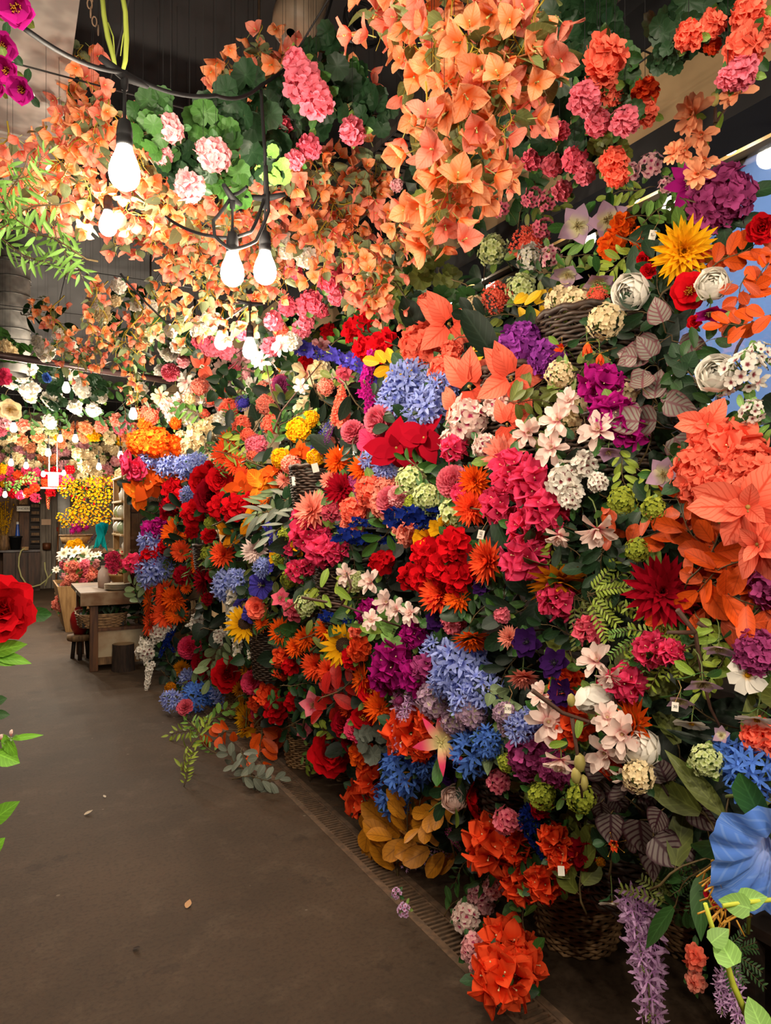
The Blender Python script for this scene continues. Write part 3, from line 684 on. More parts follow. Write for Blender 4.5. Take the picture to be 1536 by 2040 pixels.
        if kind not in CAT: P.append(('foliage', back_leaves(R.choice(GREENS), R.choice((2, 3, 3)))))
        P.append(('stem', stem_mesh().mesh('stem', leaf_mat('5a6a30'))))
    _kinds[key] = P
    return P
def pose(p, d, size, roll=None, jit=.6):
    """local Z along d, local Y near world up, uniform scale"""
    d = d.normalized()
    M = frame(d, UP if abs(d.z) < .97 else -FW)
    return TR(*p) @ M @ RZ(R.uniform(-jit, jit) if roll is None else roll) @ Matrix.Scale(size, 4)
def spawn(kind, colour, p, d, size, name=None, group=None, desc=None, cat=None, roll=None, weight=1.0, spike_to=None):
    nm = name or {'flat_spray': 'leaf_spray', 'oak_spray': 'oak_leaf_spray', 'poinsettia': 'poinsettia_spray'}.get(kind, kind)
    r_ = bpy.data.objects.new(nm, None); COL.objects.link(r_); r_.empty_display_size = .03
    if spike_to is not None:
        ax = spike_to - p; M = TR(*p) @ frame(ax, -FW) @ RZ(R.random() * 6.28) @ Matrix.Scale(ax.length, 4)
    else: M = pose(p, d, size, roll)
    r_.matrix_world = M
    for pn, me in kind_meshes(kind, colour): link(pn, me, r_)
    r_['category'] = cat or CAT.get(kind, 'flower')
    AUTO.append((r_, desc or (CN[colour] + ' ' + NOUN[kind]), V(p) if spike_to is None else (V(p) + spike_to) / 2, weight, group))
    return r_
def face(p, code=''):
    tc = (EYE - p).normalized(); j = V((R.uniform(-.3, .3), R.uniform(-.3, .3), R.uniform(-.22, .25)))
    if code == 'L': return -RT * .85 + tc * .45 + j * .3
    if code == 'R': return RT * .85 + tc * .45 + j * .3
    if code == 'D': return -UP * .85 + tc * .5 + j * .3
    if code == 'U': return UP * .8 + tc * .55 + j * .3
    if code == 'C': return tc + j * .2
    return tc * .72 + V((-.38, -.05, .12)) + j

# foliage things: branches, rosettes, fronds -------------------------------------------------
_fol = {}
LEAFK = {  # leaf profile, length, width, count, droop, names
 'branch': ('oval', .34, .17, 11), 'beech': ('oval', .4, .25, 9), 'lance': ('lance', .42, .11, 12), 'willow': ('lance', .3, .06, 18), 'round': ('disc', .36, .36, 8), 'ivy': ('heart', .34, .3, 10), 'bramble': ('oval', .36, .25, 11), 'begonia': ('heart', .62, .46, 4), 'big': ('lance', .8, .26, 3), 'sage': ('oval', .36, .19, 10), 'camellia': ('oval', .46, .24, 7), 'fern': ('strap', .1, .032, 30), 'passion': ('lance', .2, .06, 20)}
def foliage(kind, col, vein=None, pattern=False, twig='5a4a2c'):
    VAR[0] += 1; key = (kind, col, VAR[0] % 3)
    if key in _fol: return _fol[key]
    prof, L, W, n = LEAFK[kind]; b = MB(); st = MB()
    pts = [V((.05 * math.sin(k * .9 + VAR[0]), -.5 + k / 7, .06 * math.sin(k * .6) - .02 * k)) for k in range(8)]
    if kind in ('round', 'begonia'):
        for k in range(n):
            a = 2.4 * k + R.random(); q = V((math.cos(a), math.sin(a), 0)) * (.1 + .26 * math.sqrt(k / n)) + V((0, 0, R.uniform(-.1, .12)))
            M = TR(*q) @ RZ(a - PI / 2 + R.uniform(-.4, .4)) @ RX(R.uniform(-.75, .35)) @ RY(R.uniform(-.4, .4))
            if kind == 'round':   # scalloped round leaf: a fan
                rr = R.random(); c0 = b.add(M @ V((0, 0, 0)), 0, rr, 0); s = L * .55 * R.uniform(.75, 1.15); N = 28; rg = []
                for ring in (.5, 1):
                    rw = []
                    for i in range(N):
                        f = 2 * PI * i / N; rr2 = s * ring * (1 + .07 * ring * math.cos(9 * f)) * (1 - .35 * math.exp(-((f - PI * 1.5 if f > .1 else 9) ** 2) * 30))
                        rw.append(b.add(M @ V((rr2 * math.cos(f), rr2 * math.sin(f), s * (.22 * ring * ring + .05 * ring * math.sin(9 * f + 1)))), ring, rr, ((i * 9 / N) % 1) * 2 - 1))
                    rg.append(rw)
                for i in range(N):
                    b.quad(c0, rg[0][i], rg[0][(i + 1) % N]); b.quad(rg[0][i], rg[1][i], rg[1][(i + 1) % N], rg[0][(i + 1) % N])
            else: b.petal(M, L * R.uniform(.7, 1), W, prof, .18, -.4, 6, 7, .02)
            st.tube([(0, -.1, -.45), q * .4 + V((0, 0, -.2)), q], .012, 4, cap=False)
    elif kind == 'fern':
        for k in range(7):
            a = -1.0 + 2.0 * k / 6 + R.uniform(-.15, .15); ln = R.uniform(.6, 1.0); z1 = R.uniform(-.15, .2)
            q = [V((math.sin(a) * ln * s, -.5 + math.cos(a) * ln * s, z1 * s + .1 * s * s)) + V((.05 * math.sin(3 * s + k), 0, 0)) for s in (0, .25, .5, .75, 1)]
            st.tube(q, .006, 4)
            for s in range(9):
                t = .22 + .78 * s / 9; i2 = min(int(t * 4), 3); c = q[i2].lerp(q[i2 + 1], t * 4 - i2)
                for s2 in (-1, 1): b.petal(TR(*c) @ RZ(-a + s2 * 1.0) @ RX(R.uniform(-.3, .5)) @ RY(R.uniform(-.5, .5)), .12, .042, 'strap', .15, -.3, 2, 3)
    else:
        for k in range(n):
            t = (k + .6) / n; i = min(int(t * 7), 6); c = pts[i].lerp(pts[i + 1], t * 7 - i); sd = 1 if k % 2 else -1
            if k == n - 1: sd = 0
            M = TR(*c) @ RZ(-sd * R.uniform(.6, 1.15)) @ RX(R.uniform(-.55, .5)) @ RY(R.uniform(-.6, .6)) @ TR(0, .05, 0)
            b.petal(M, L * R.uniform(.75, 1.1), W * R.uniform(.85, 1.1), prof, .2, R.uniform(-.6, .1), 4, 6)
            st.tube([c, M @ V((0, 0, 0))], .007, 3, cap=False)
        st.tube([pts[0] + V((0, -.12, -.1))] + pts, [.014 - .001 * k for k in range(9)], 5)
    P = [('foliage', b.mesh('foliage', leaf_mat(col, vein, pattern=pattern))), ('stem', st.mesh('stem', leaf_mat(twig)))]
    _fol[key] = P
    return P
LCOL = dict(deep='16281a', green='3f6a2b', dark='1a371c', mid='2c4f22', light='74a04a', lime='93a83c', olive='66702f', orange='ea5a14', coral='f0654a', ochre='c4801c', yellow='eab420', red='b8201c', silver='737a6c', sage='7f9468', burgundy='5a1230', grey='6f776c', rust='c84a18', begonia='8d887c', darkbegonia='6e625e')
LDESC = dict(branch='leafy branch', beech='serrated-leaf spray', lance='narrow-leaved branch', willow='willowy leaf strand', round='round geranium leaves', ivy='ivy trail', bramble='bramble leaf spray', begonia='veined begonia leaves', big='large pointed leaves', sage='felty sage leaves', camellia='glossy camellia leaves', fern='asparagus fern frond', passion='fingered vine shoot')
LNAME = dict(branch='leafy_branch', beech='beech_spray', lance='eucalyptus_branch', willow='willow_strand', round='geranium_leaves', ivy='ivy_trail', bramble='bramble_spray', begonia='begonia_leaves', big='pointed_leaves', sage='sage_sprig', camellia='camellia_branch', fern='fern_frond', passion='passionflower_shoot')
LADJ = dict(deep='deep green', green='green', dark='dark green', mid='mid-green', light='light green', lime='yellow-green', olive='olive green', orange='bright orange', coral='coral', ochre='ochre', yellow='yellow', red='red', silver='silver-grey', sage='grey-green', burgundy='burgundy', grey='grey', rust='rust-orange', begonia='silver', darkbegonia='dark burgundy')
def leafy(kind, col, p, d, size, roll=None, group=None, desc=None, weight=.4):
    r_ = bpy.data.objects.new(LNAME[kind], None); COL.objects.link(r_)
    r_.matrix_world = pose(p, d, size, R.uniform(-PI, PI) if roll is None else roll)
    pat = 'begonia' in col
    for pn, me in foliage(kind, LCOL[col], {'begonia': '7a4a50', 'darkbegonia': '3a1a24', 'orange': 'b83c08', 'ochre': '8a5210', 'red': '801010', 'coral': 'cf4a34', 'burgundy': '7a2040'}.get(col), pat): link(pn, me, r_)
    r_['category'] = 'foliage'
    AUTO.append((r_, desc or (LADJ[col] + ' ' + LDESC[kind]), V(p), weight, group))
    return r_

# bougainvillea garlands: a vine, its heart-shaped leaves, and every three-bract blossom a part ---------------
_bl = {}
def blossom_mesh(col, k):
    if (col, k) not in _bl:
        b = MB(); floret(b, Matrix(), 'bract', 1.0)
        b.tube([(0, 0, 0), (0, 0, .22)], .02, 4, m=1); b.ball((0, 0, .24), .035, 5, m=1)
        b.tube([(0, 0, 0), (0, 0, -.3)], .018, 4, m=1)
        _bl[(col, k)] = b.mesh('blossom', [pm(col, vein={'peach': 'f59458', 'salmon': 'ee8468'}.get(col)), petal_mat('cfd88a')])
    return _bl[(col, k)]
GV = {}
def vine_meshes(k, leafcol, ls=1.0):
    key = (k, leafcol, ls)
    if key not in GV:
        rs = random.Random(40 + k); b = MB(); st = MB(); n = 12
        pts = [V((.09 * math.sin(i * .8 + k), .09 * math.cos(i * .7 + 2 * k) - .09, -i / n)) for i in range(n + 1)]
        st.tube(pts, [.011 - .0006 * i for i in range(n + 1)], 5)
        for i in range(10):
            c = pts[rs.randrange(n)]; a = rs.random() * 6.28
            M = TR(*c) @ RZ(a) @ TR(0, .07, 0) @ RX(rs.uniform(-1.3, .2)) @ RY(rs.uniform(-.5, .5))
            b.petal(M, ls * rs.uniform(.2, .32), ls * rs.uniform(.17, .25), 'heart', .2, -.35, 4, 5)
            st.tube([c, M @ V((0, 0, 0))], .004, 3, cap=False)
        for i in range(5):
            c = pts[2 + 2 * i % n]; a = rs.random() * 6.28; d = V((math.cos(a), math.sin(a), -.6)) * .12
            st.tube([c, c + d * .6, c + d + V((0, 0, -.06)), c + d * 1.05 + V((0, 0, -.14))], .0045, 4)
        GV[key] = (b.mesh('foliage', leaf_mat(leafcol, '8fa06a')), st.mesh('vine', leaf_mat('a8932c')))
    return GV[key]
def garland(p, length, col='peach', n=12, bs=.062, tilt=None, leafcol='7c8a64', desc=None, spread=.1, group=None, weight=.5):
    k = R.randrange(4); r_ = bpy.data.objects.new('bougainvillea_garland', None); COL.objects.link(r_)
    M = TR(*p) @ RZ(R.random() * 6.28)
    if tilt is not None: M = TR(*p) @ frame(-(V(tilt)), FW) @ RZ(R.random() * 6.28)
    r_.matrix_world = M @ Matrix.Scale(length, 4)
    fo, vi = vine_meshes(k, leafcol, 1.0 if length < .26 else .7 if length < .36 else .5); link('vine', vi, r_); link('foliage', fo, r_)
    for i in range(n):
        t = (i + R.random()) / n; a = 2.4 * i + R.uniform(-.5, .5); rr = spread / length * R.uniform(.3, 1.0)
        c = V((.09 * math.sin(t * 12 * .8 + k) + rr * math.cos(a), .09 * math.cos(t * 12 * .7 + 2 * k) - .09 + rr * math.sin(a), -t * 1.02))
        d = V((math.cos(a), math.sin(a), R.uniform(-1.1, .25)))
        link('blossom', blossom_mesh('salmon' if col == 'peach' and R.random() < .3 else col, R.randrange(4)), r_, TR(*c) @ jfr(d) @ Matrix.Scale(bs / length * R.uniform(.8, 1.2), 4))
    tie(r_, p)
    r_['category'] = 'garland'
    AUTO.append((r_, desc or (CN[col] + ' bougainvillea garland'), V(p) - V((0, 0, length / 2)), weight, group))
    return r_
def basket(p, r=.14, h=.26, label='', taper=.78, col=None, dark=False, rotz=0.0, name='wicker_basket', group='wicker baskets under the flowers'):
    r_ = root(name, p, label, 'basket', group, rotz)
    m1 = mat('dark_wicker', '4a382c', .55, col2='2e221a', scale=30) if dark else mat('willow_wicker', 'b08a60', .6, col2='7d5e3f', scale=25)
    rows = int(h / .0125); b = MB(); N = 64; ns = 16
    for k in range(rows):
        z = .008 + k * h / rows; rr = r * (taper + (1 - taper) * (z / h) ** .8) * (1 + .04 * math.sin(PI * z / h))
        pts = [V(((rr + .006 * math.sin(ns * 2 * PI * i / N / 1 + PI * k)) * math.cos(2 * PI * i / N), (rr + .006 * math.sin(ns * 2 * PI * i / N + PI * k)) * math.sin(2 * PI * i / N), z + .002 * math.sin(i * 1.3 + k))) for i in range(N + 1)]
        b.tube(pts, .0062, 5, cap=False)
    part('weave', b, m1, r_)
    b = MB()
    for i in range(ns):
        a = 2 * PI * (i + .5) / ns; b.tube([(r * taper * math.cos(a), r * taper * math.sin(a), .0), (r * math.cos(a) * .99, r * math.sin(a) * .99, h + .01)], .0055, 5)
    part('stake', b, m1, r_)
    b = MB(); b.tube([V((r * 1.02 * math.cos(2 * PI * i / 40), r * 1.02 * math.sin(2 * PI * i / 40), h + .004 + .004 * math.sin(i * 2.1))) for i in range(41)], .011, 6, cap=False)
    part('rim', b, m1, r_)
    b = MB(); b.lathe([(.001, .012), (r * taper * .93, .012), (r * .9, h * .8), (.001, h * .82)], 24); part('liner', b, M_BLACK, r_)
    return r_
# ------------------------------------------------------------------ the flower bank: stepped stand and baskets inside
rt = root('display_stand', (0, 0, 0), 'dark stepped wooden display stand hidden behind the flower bank', 'stand')
for i, (x0, x1, h) in enumerate(((1.74, 2.02, .42), (2.0, 2.22, .95), (2.2, 2.42, 1.45))):
    b = MB(); b.box(x0, -.6, h - .03, x1, 6.35, h); part('shelf_board', b, M_DARKWOOD, rt)
    b = MB(); b.box(x1 - .02, -.6, 0 if i == 0 else h - .55, x1, 6.35, h - .03); part('riser', b, M_DARKWOOD, rt)
    for y in (-.5, 1.2, 2.9, 4.6, 6.25):
        b = MB(); b.box(x0, y, 0, x0 + .04, y + .05, h - .03); part('leg', b, M_DARKWOOD, rt)
b = MB(); b.box(1.74, 6.32, 0, 2.42, 6.35, 2.0); part('end_panel', b, M_DARKWOOD, rt)
def floor_basket(u, v, x, r, h, label, **k):
    z = 1.5 * FPX / (v - HORIZON); p = at(u, v, z); p.z = 0.0
    return basket(p, r, h, label, **k)
floor_basket(1150, 1868, 0, .165, .285, 'round willow basket on the floor below the red-orange bougainvillea')
floor_basket(1395, 1882, 0, .175, .285, 'round willow basket beside the hanging lilac star-flower tassel')
floor_basket(612, 1520, 0, .15, .30, 'willow basket on the floor behind the red peony with light green leaf')
floor_basket(545, 1470, 0, .15, .32, 'willow basket behind the small orange leaf sprays')
floor_basket(700, 1545, 0, .15, .28, 'willow basket in shadow behind the hot pink carnation')
floor_basket(480, 1425, 0, .14, .26, 'willow basket behind the hanging yellow dahlia')
floor_basket(880, 1650, 0, .15, .27, 'willow basket behind the ochre bramble leaves')
floor_basket(420, 1370, 0, .15, .22, 'low willow basket under the pale blue agapanthus')
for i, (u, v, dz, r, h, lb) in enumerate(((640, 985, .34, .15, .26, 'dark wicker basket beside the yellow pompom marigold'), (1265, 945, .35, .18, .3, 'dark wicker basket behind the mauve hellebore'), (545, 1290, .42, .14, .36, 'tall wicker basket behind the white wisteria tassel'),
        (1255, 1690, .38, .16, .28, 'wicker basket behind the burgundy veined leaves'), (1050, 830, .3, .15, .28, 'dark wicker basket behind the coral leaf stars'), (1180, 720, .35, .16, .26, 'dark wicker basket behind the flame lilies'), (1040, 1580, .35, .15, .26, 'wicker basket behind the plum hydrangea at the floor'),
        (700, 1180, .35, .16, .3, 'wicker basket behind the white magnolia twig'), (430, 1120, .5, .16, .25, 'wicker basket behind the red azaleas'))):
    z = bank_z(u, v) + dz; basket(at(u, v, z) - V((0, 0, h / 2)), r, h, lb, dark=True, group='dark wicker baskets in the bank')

FLOWERS = '''
hydrangea plum 1438 396 138
clematis magenta 1378 365 105
dahlia yellow 1362 500 130 C
ranunculus white 1258 582 64
ranunculus white 1420 567 56
ranunculus white 1428 745 66
camellia red 1377 582 78
peony red 1285 517 34
peony red 1293 542 34
peony red 1384 642 30
peony red 1520 455 60
hellebore mauve 1150 450 80 C
hellebore mauve 1212 438 82 C
hellebore mauve 1130 545 66 D
hellebore mauve 1192 562 72 D
hellebore magenta 1415 622 60 D
viburnum greenwhite 983 498 66
viburnum white 1057 512 60
viburnum greenwhite 1040 575 66
viburnum cream 1150 605 74
viburnum cream 1206 640 78
viburnum cream 1115 745 60
viburnum cream 945 612 52
sedum coral 990 595 66
sedum coral 1056 490 80 @.08
sedum coral 1190 592 46
blossom pink 1060 395 50
blossom pink 1090 402 46
blossom pink 1082 455 48
blossom lightpink 1100 512 54
blossom pink 1000 412 50
blossom lightpink 1300 330 60
blossom lightpink 1255 350 56
blossom lightpink 1330 370 40
azalea orange 1240 450 58
azalea orange 1218 490 60
azalea orange 1275 475 48
hydrangea purple 1038 695 116
hydrangea purple 1092 715 84 @.05
gloriosa redorange 1170 682 70 D
gloriosa redorange 1120 695 62
gloriosa redorange 1195 705 58 D
bougainvillea magenta 1200 768 96
bougainvillea magenta 1222 828 96
bougainvillea magenta 1248 860 74
flat_spray coral 895 645 128 C @-.08
flat_spray coral 935 770 140 C @-.06
flat_spray coral 1018 752 130 C @-.05
flat_spray coral 1010 845 96 C
flat_spray coral 905 812 90 L
flat_spray coral 402 730 62
hydrangea coral 842 690 104
hydrangea coral 893 742 84
phlox blush 935 835 96
phlox blush 905 880 72
phlox blush 968 888 60
agapanthus paleblue 815 762 100
agapanthus paleblue 790 795 84
agapanthus paleblue 850 815 96
agapanthus paleblue 880 775 70
delphinium violet 590 688 700 722
delphinium violet 690 712 775 775
delphinium violet 650 700 745 735
stock magenta 722 790 745 700
stock magenta 745 850 725 760
azalea red 735 640 72
azalea red 708 660 60
azalea red 762 690 70
azalea red 728 700 64
azalea redorange 770 560 50
blossom white 1480 738 96
blossom white 1448 760 70
blossom white 1512 705 60
blossom white 1500 822 60
bougainvillea coral 1420 880 110
bougainvillea coral 1470 900 120
hydrangea coral 1400 945 130
hydrangea coral 1490 940 130
geranium coral 1440 985 120
poinsettia coral 1490 1010 200 C @-.08
poinsettia coral 1510 1085 170 L @-.08
poinsettia coral 1410 845 110 C @-.05
chrysanthemum crimson 1320 1178 150 C
hellebore mauve 1322 945 70
hellebore lilac 1212 898 58 D
hellebore mauve 1400 1360 74 D
hellebore mauve 1432 1290 66 D
hellebore mauve 1355 1395 56 D
viburnum lime 1240 998 60
viburnum lime 1302 1012 52
viburnum lime 1270 1096 52
magnolia blush 1192 858 78
magnolia blush 1112 838 70
magnolia blush 1100 893 72
magnolia blush 1052 862 60
magnolia blush 1190 1052 82 D
magnolia blush 1115 1065 56 D
magnolia blush 1135 800 56
phlox white 1128 955 86
phlox white 1165 930 66
phlox white 1140 990 60
phlox white 1192 962 46
bougainvillea hotpink 1022 938 96
bougainvillea hotpink 1068 965 108
bougainvillea hotpink 1000 1005 90
bougainvillea hotpink 1092 1020 98
bougainvillea hotpink 1052 1055 92
bougainvillea hotpink 1048 1112 108 D
bougainvillea hotpink 1110 1195 84 D
bougainvillea hotpink 905 895 60
bougainvillea hotpink 930 985 66
dahlia orange 948 958 74
dahlia redorange 940 1012 78
dahlia redorange 975 1118 96 L
chrysanthemum salmon 1003 908 92
pompom pink 903 960 66
chrysanthemum ochre 1118 1160 140 D
azalea red 858 1105 84
azalea red 905 1085 78
azalea red 850 1150 76
azalea red 918 1150 80
azalea red 885 1130 80
azalea red 880 1195 60
dahlia redorange 882 1182 96
chrysanthemum orange 915 1190 66
delphinium navy 665 1062 790 1075
delphinium navy 700 1040 770 1050
delphinium navy 770 1035 930 1018
delphinium navy 830 1050 890 1045
oak_spray yellow 860 1072 76
oak_spray yellow 885 1050 60
hydrangea coral 740 980 74
hydrangea salmon 765 1005 66
hydrangea coral 705 1018 64
geranium salmon 812 1060 66
pompom pink 782 1000 64
pompom pink 757 838 62
pompom lightpink 795 990 46
viburnum greenwhite 820 958 66
viburnum greenwhite 850 990 60
viburnum lime 822 1005 40
poinsettia crimson 790 892 120
poinsettia hotpink 745 885 100
poinsettia crimson 845 872 110
poinsettia hotpink 905 868 60
dahlia orange 675 918 62
dahlia orange 722 935 60
chrysanthemum crimson 680 975 74
chrysanthemum salmon 622 1017 88
agapanthus paleblue 745 920 60
agapanthus paleblue 770 935 50
stock plum 705 950 715 1000
bougainvillea hotpink 615 1062 82
bougainvillea hotpink 645 1100 70
bougainvillea hotpink 592 1138 50
bougainvillea hotpink 672 1100 58
bougainvillea hotpink 575 1095 40
bougainvillea hotpink 610 1030 60
bougainvillea rose 660 1020 44
stock coral 685 850 682 770
stock coral 668 845 675 790
statice violet 622 910 655 840
statice purple 640 905 665 850
marigold yellow 595 858 58
marigold yellow 560 912 46
marigold yellow 628 912 40
marigold salmon 530 807 46
marigold coral 540 845 46
marigold coral 485 850 50
marigold coral 457 815 48
marigold pink 510 887 48
marigold salmon 580 925 46
marigold coral 445 790 38
marigold pink 560 768 48
pompom plum 560 765 34 @-.05
marigold salmon 525 775 36
pompom pink 340 742 36
marigold salmon 398 770 40
marigold coral 300 830 40
azalea orange 290 845 34
allium violet 484 803 34
hydrangea orange 312 885 72
hydrangea orange 280 882 60
hydrangea orange 345 892 54
hydrangea cream 400 872 66
hydrangea cream 425 852 56
hydrangea cream 378 892 50
hydrangea white 445 838 44
agapanthus paleblue 335 928 56
agapanthus paleblue 372 930 54
agapanthus paleblue 395 922 46
agapanthus paleblue 300 912 46
agapanthus paleblue 375 985 36
peony red 408 960 66
peony red 442 955 58
peony crimson 420 990 70
peony hotpink 264 926 62 L
peony hotpink 280 935 50
azalea red 470 1012 64
azalea red 440 1010 60
azalea red 388 1022 60
azalea red 350 1000 50
azalea red 345 975 50
azalea red 500 1000 50
bougainvillea crimson 345 1015 54
poinsettia rust 300 960 92
poinsettia orange 275 985 66
poinsettia rust 345 950 70
poinsettia orange 520 965 92
poinsettia rust 480 972 70
poinsettia rust 545 940 70
gerbera redorange 452 905 62
gerbera orange 455 880 46
chrysanthemum redorange 470 925 50
poinsettia ochre 500 1040 66
oak_spray ochre 455 1065 52
chrysanthemum blush 508 1097 58 C
delphinium violet 545 1060 538 1140
delphinium violet 530 1040 548 1100
viburnum lime 568 1066 34
viburnum lime 420 1042 28
viburnum lime 555 1115 28
gerbera orange 352 1062 64
gerbera redorange 362 1098 46
gerbera orange 394 1117 56 L
dahlia redorange 446 1105 58
oak_spray yellow 555 1108 40
agapanthus paleblue 302 1078 54
agapanthus paleblue 312 1108 56
agapanthus paleblue 300 1140 66
agapanthus paleblue 322 1132 56
agapanthus paleblue 296 1098 40
azalea red 305 1105 54
azalea red 335 1088 44
bougainvillea magenta 304 1056 46
bougainvillea magenta 320 1050 40
bougainvillea hotpink 266 1122 42
bougainvillea hotpink 282 1130 30
agapanthus paleblue 455 1165 70
agapanthus paleblue 475 1155 50
agapanthus paleblue 524 1130 42
petunia violet 520 1166 50
petunia violet 486 1200 40 D
petunia violet 500 1222 36
dahlia redorange 328 1180 58
gerbera orange 298 1198 54 L
gerbera redorange 300 1240 58 L
dahlia orange 348 1192 56
gerbera redorange 330 1222 62
gerbera orange 352 1222 46
chrysanthemum crimson 405 1155 64 L
azalea crimson 365 1145 44
azalea crimson 430 1145 40
wisteria white 465 1175 468 1322
wisteria white 492 1240 495 1312
wisteria white 455 1180 452 1262
sunflower yellow 488 1242 66
spirea white 340 1245 278 1300
spirea white 350 1232 300 1268
spirea white 285 1270 292 1325
spirea white 300 1320 288 1378
spirea white 410 1232 370 1248
phlox white 318 1258 42
phlox white 290 1300 44
phlox white 395 1240 40
delphinium navy 345 1250 320 1310
delphinium navy 320 1260 350 1300
pompom hotpink 378 1290 46 C
peony crimson 405 1322 50
peony red 455 1344 70 C
azalea crimson 400 1360 44
chrysanthemum ochre 362 1332 36
marigold ochre 340 1370 26
chrysanthemum ochre 462 1402 46
agapanthus paleblue 375 1352 44
agapanthus blue 392 1390 62
agapanthus paleblue 452 1375 66
agapanthus paleblue 342 1395 46
agapanthus blue 425 1385 50
chrysanthemum yellow 492 1430 72 L
oak_spray yellow 490 1455 46 D
carnation hotpink 505 1360 50
azalea redorange 535 1385 60
azalea redorange 515 1395 50
azalea red 552 1415 58
azalea red 590 1395 50
azalea redorange 565 1310 54
azalea red 580 1325 44
carnation rose 370 1410 34
dahlia orange 562 1258 60
dahlia orange 612 1272 54
dahlia orange 590 1290 46
dahlia redorange 632 1325 68
dahlia redorange 655 1335 50
peony red 660 1500 88 C
peony crimson 690 1440 60
hellebore pink 625 1405 56
hellebore pink 608 1455 40
hellebore rose 560 1192 44
azalea rose 588 1215 50
carnation coral 512 1210 44
viburnum greenwhite 610 1205 50
sunflower yellow 684 1285 74 C
azalea redorange 715 1292 56
azalea red 700 1310 50
azalea coral 712 1260 40
delphinium navy 640 1225 720 1245
bougainvillea magenta 785 1325 100
bougainvillea magenta 832 1345 80
bougainvillea magenta 825 1262 60
bougainvillea magenta 765 1355 60
bougainvillea plum 850 1330 60
agapanthus paleblue 918 1325 120
agapanthus paleblue 965 1372 92
agapanthus paleblue 892 1355 80
agapanthus paleblue 930 1395 80
allium plum 893 1290 32
hydrangea mauve 872 1392 90
hydrangea mauve 940 1418 80
hydrangea mauve 910 1435 70
hydrangea mauve 1018 1440 62
hydrangea mauve 1005 1420 50
lily hotpink 880 1480 110 C
gerbera orange 722 1352 70 L
dahlia orange 758 1410 70
nerine lilac 805 1375 785 1490
nerine lilac 830 1360 800 1430
bougainvillea redorange 815 1460 110
bougainvillea redorange 860 1440 70
bougainvillea redorange 840 1490 60
carnation hotpink 712 1452 52
poppy red 725 1430 56
agapanthus blue 812 1535 110
agapanthus blue 785 1585 84
agapanthus blue 850 1520 70
agapanthus blue 945 1500 100
agapanthus blue 975 1480 70
bougainvillea redorange 728 1592 92
bougainvillea redorange 745 1550 76
azalea orange 722 1500 60
poppy red 930 1592 80 R
ranunculus blush 905 1590 46
peony darkpurple 893 1540 44
anemone darkpurple 1050 1280 64
anemone darkpurple 1106 1322 66
anemone darkpurple 1120 1380 60
anemone darkpurple 960 1170 40
anemone darkpurple 870 1235 50
chrysanthemum orange 940 1270 84 D
chrysanthemum salmon 1042 1348 68 D
dahlia salmon 1015 1270 50
hydrangea pink 905 1240 56
geranium pink 1000 1225 40
magnolia blush 1092 1438 86 C
magnolia blush 1190 1318 74
magnolia blush 1215 1345 56 D
magnolia blush 1240 1462 84
magnolia blush 1205 1500 80
magnolia blush 1118 1512 70 D
magnolia blush 1252 1548 66 D
magnolia blush 1080 1385 54
magnolia blush 790 1215 46
magnolia blush 770 1200 50
magnolia blush 818 1222 46
magnolia blush 740 1160 50
magnolia blush 690 1145 44
ranunculus white 1185 1395 66 D
ranunculus white 1275 1490 70
azalea redorange 1130 1362 92
azalea redorange 1150 1425 100
azalea redorange 1125 1460 80
dahlia orange 1268 1440 110 L
azalea redorange 1215 1525 60
bougainvillea hotpink 1250 1360 84
bougainvillea hotpink 1300 1295 80
bougainvillea hotpink 1338 1300 56
bougainvillea hotpink 1205 1380 56
bougainvillea rose 1170 1255 60
hydrangea plum 1062 1502 110
hydrangea plum 1110 1530 80
agapanthus paleblue 1040 1450 70
agapanthus paleblue 1072 1425 60
viburnum lime 1080 1585 60
viburnum lime 1158 1590 64
viburnum lime 1010 1520 40
phlox pink 995 1555 54
phlox pink 1012 1635 62
phlox lightpink 960 1790 66
phlox lightpink 985 1765 52
phlox blush 930 1830 66
phlox lightpink 942 1890 60
phlox lightpink 955 1925 46
bougainvillea redorange 982 1680 124
bougainvillea redorange 1030 1690 70
bougainvillea redorange 1105 1670 70
bougainvillea redorange 1120 1705 70
bougainvillea redorange 1040 1755 90
bougainvillea redorange 1085 1760 80
bougainvillea redorange 1010 1885 130
bougainvillea redorange 1000 1950 130
bougainvillea redorange 1045 1920 96
gloriosa redorange 1222 1680 66
nerine lilac 1255 1770 1275 1930
nerine lilac 1275 1800 1300 2030
nerine lilac 1295 1900 1310 2060
nerine lilac 1455 1930 1480 2060
nerine lilac 1440 1940 1440 2020
cosmos white 1490 1345 72 C
cosmos white 1378 1440 66 D
cosmos white 1508 1432 76 D
cosmos white 1220 1797 52 D
hydrangea plum 1508 1300 100
geranium coral 1515 1470 90
viburnum greenwhite 1408 1515 70
viburnum cream 1272 1545 70
agapanthus blue 1500 1540 120
agapanthus blue 1455 1510 90
delphinium navy 1050 1660 1085 1720
statice lilac 800 1720 900 1700
blossom lilac 805 1812 30
blossom lilac 790 1780 26
peony crimson 1440 1775 70
azalea coral 1385 1905 50
azalea salmon 1385 1955 44
marigold ochre 1197 1717 20
agapanthus navy 1060 1630 60
azalea crimson 1080 1610 50
statice plum 890 1650 920 1700
allium plum 795 1395 30
'''
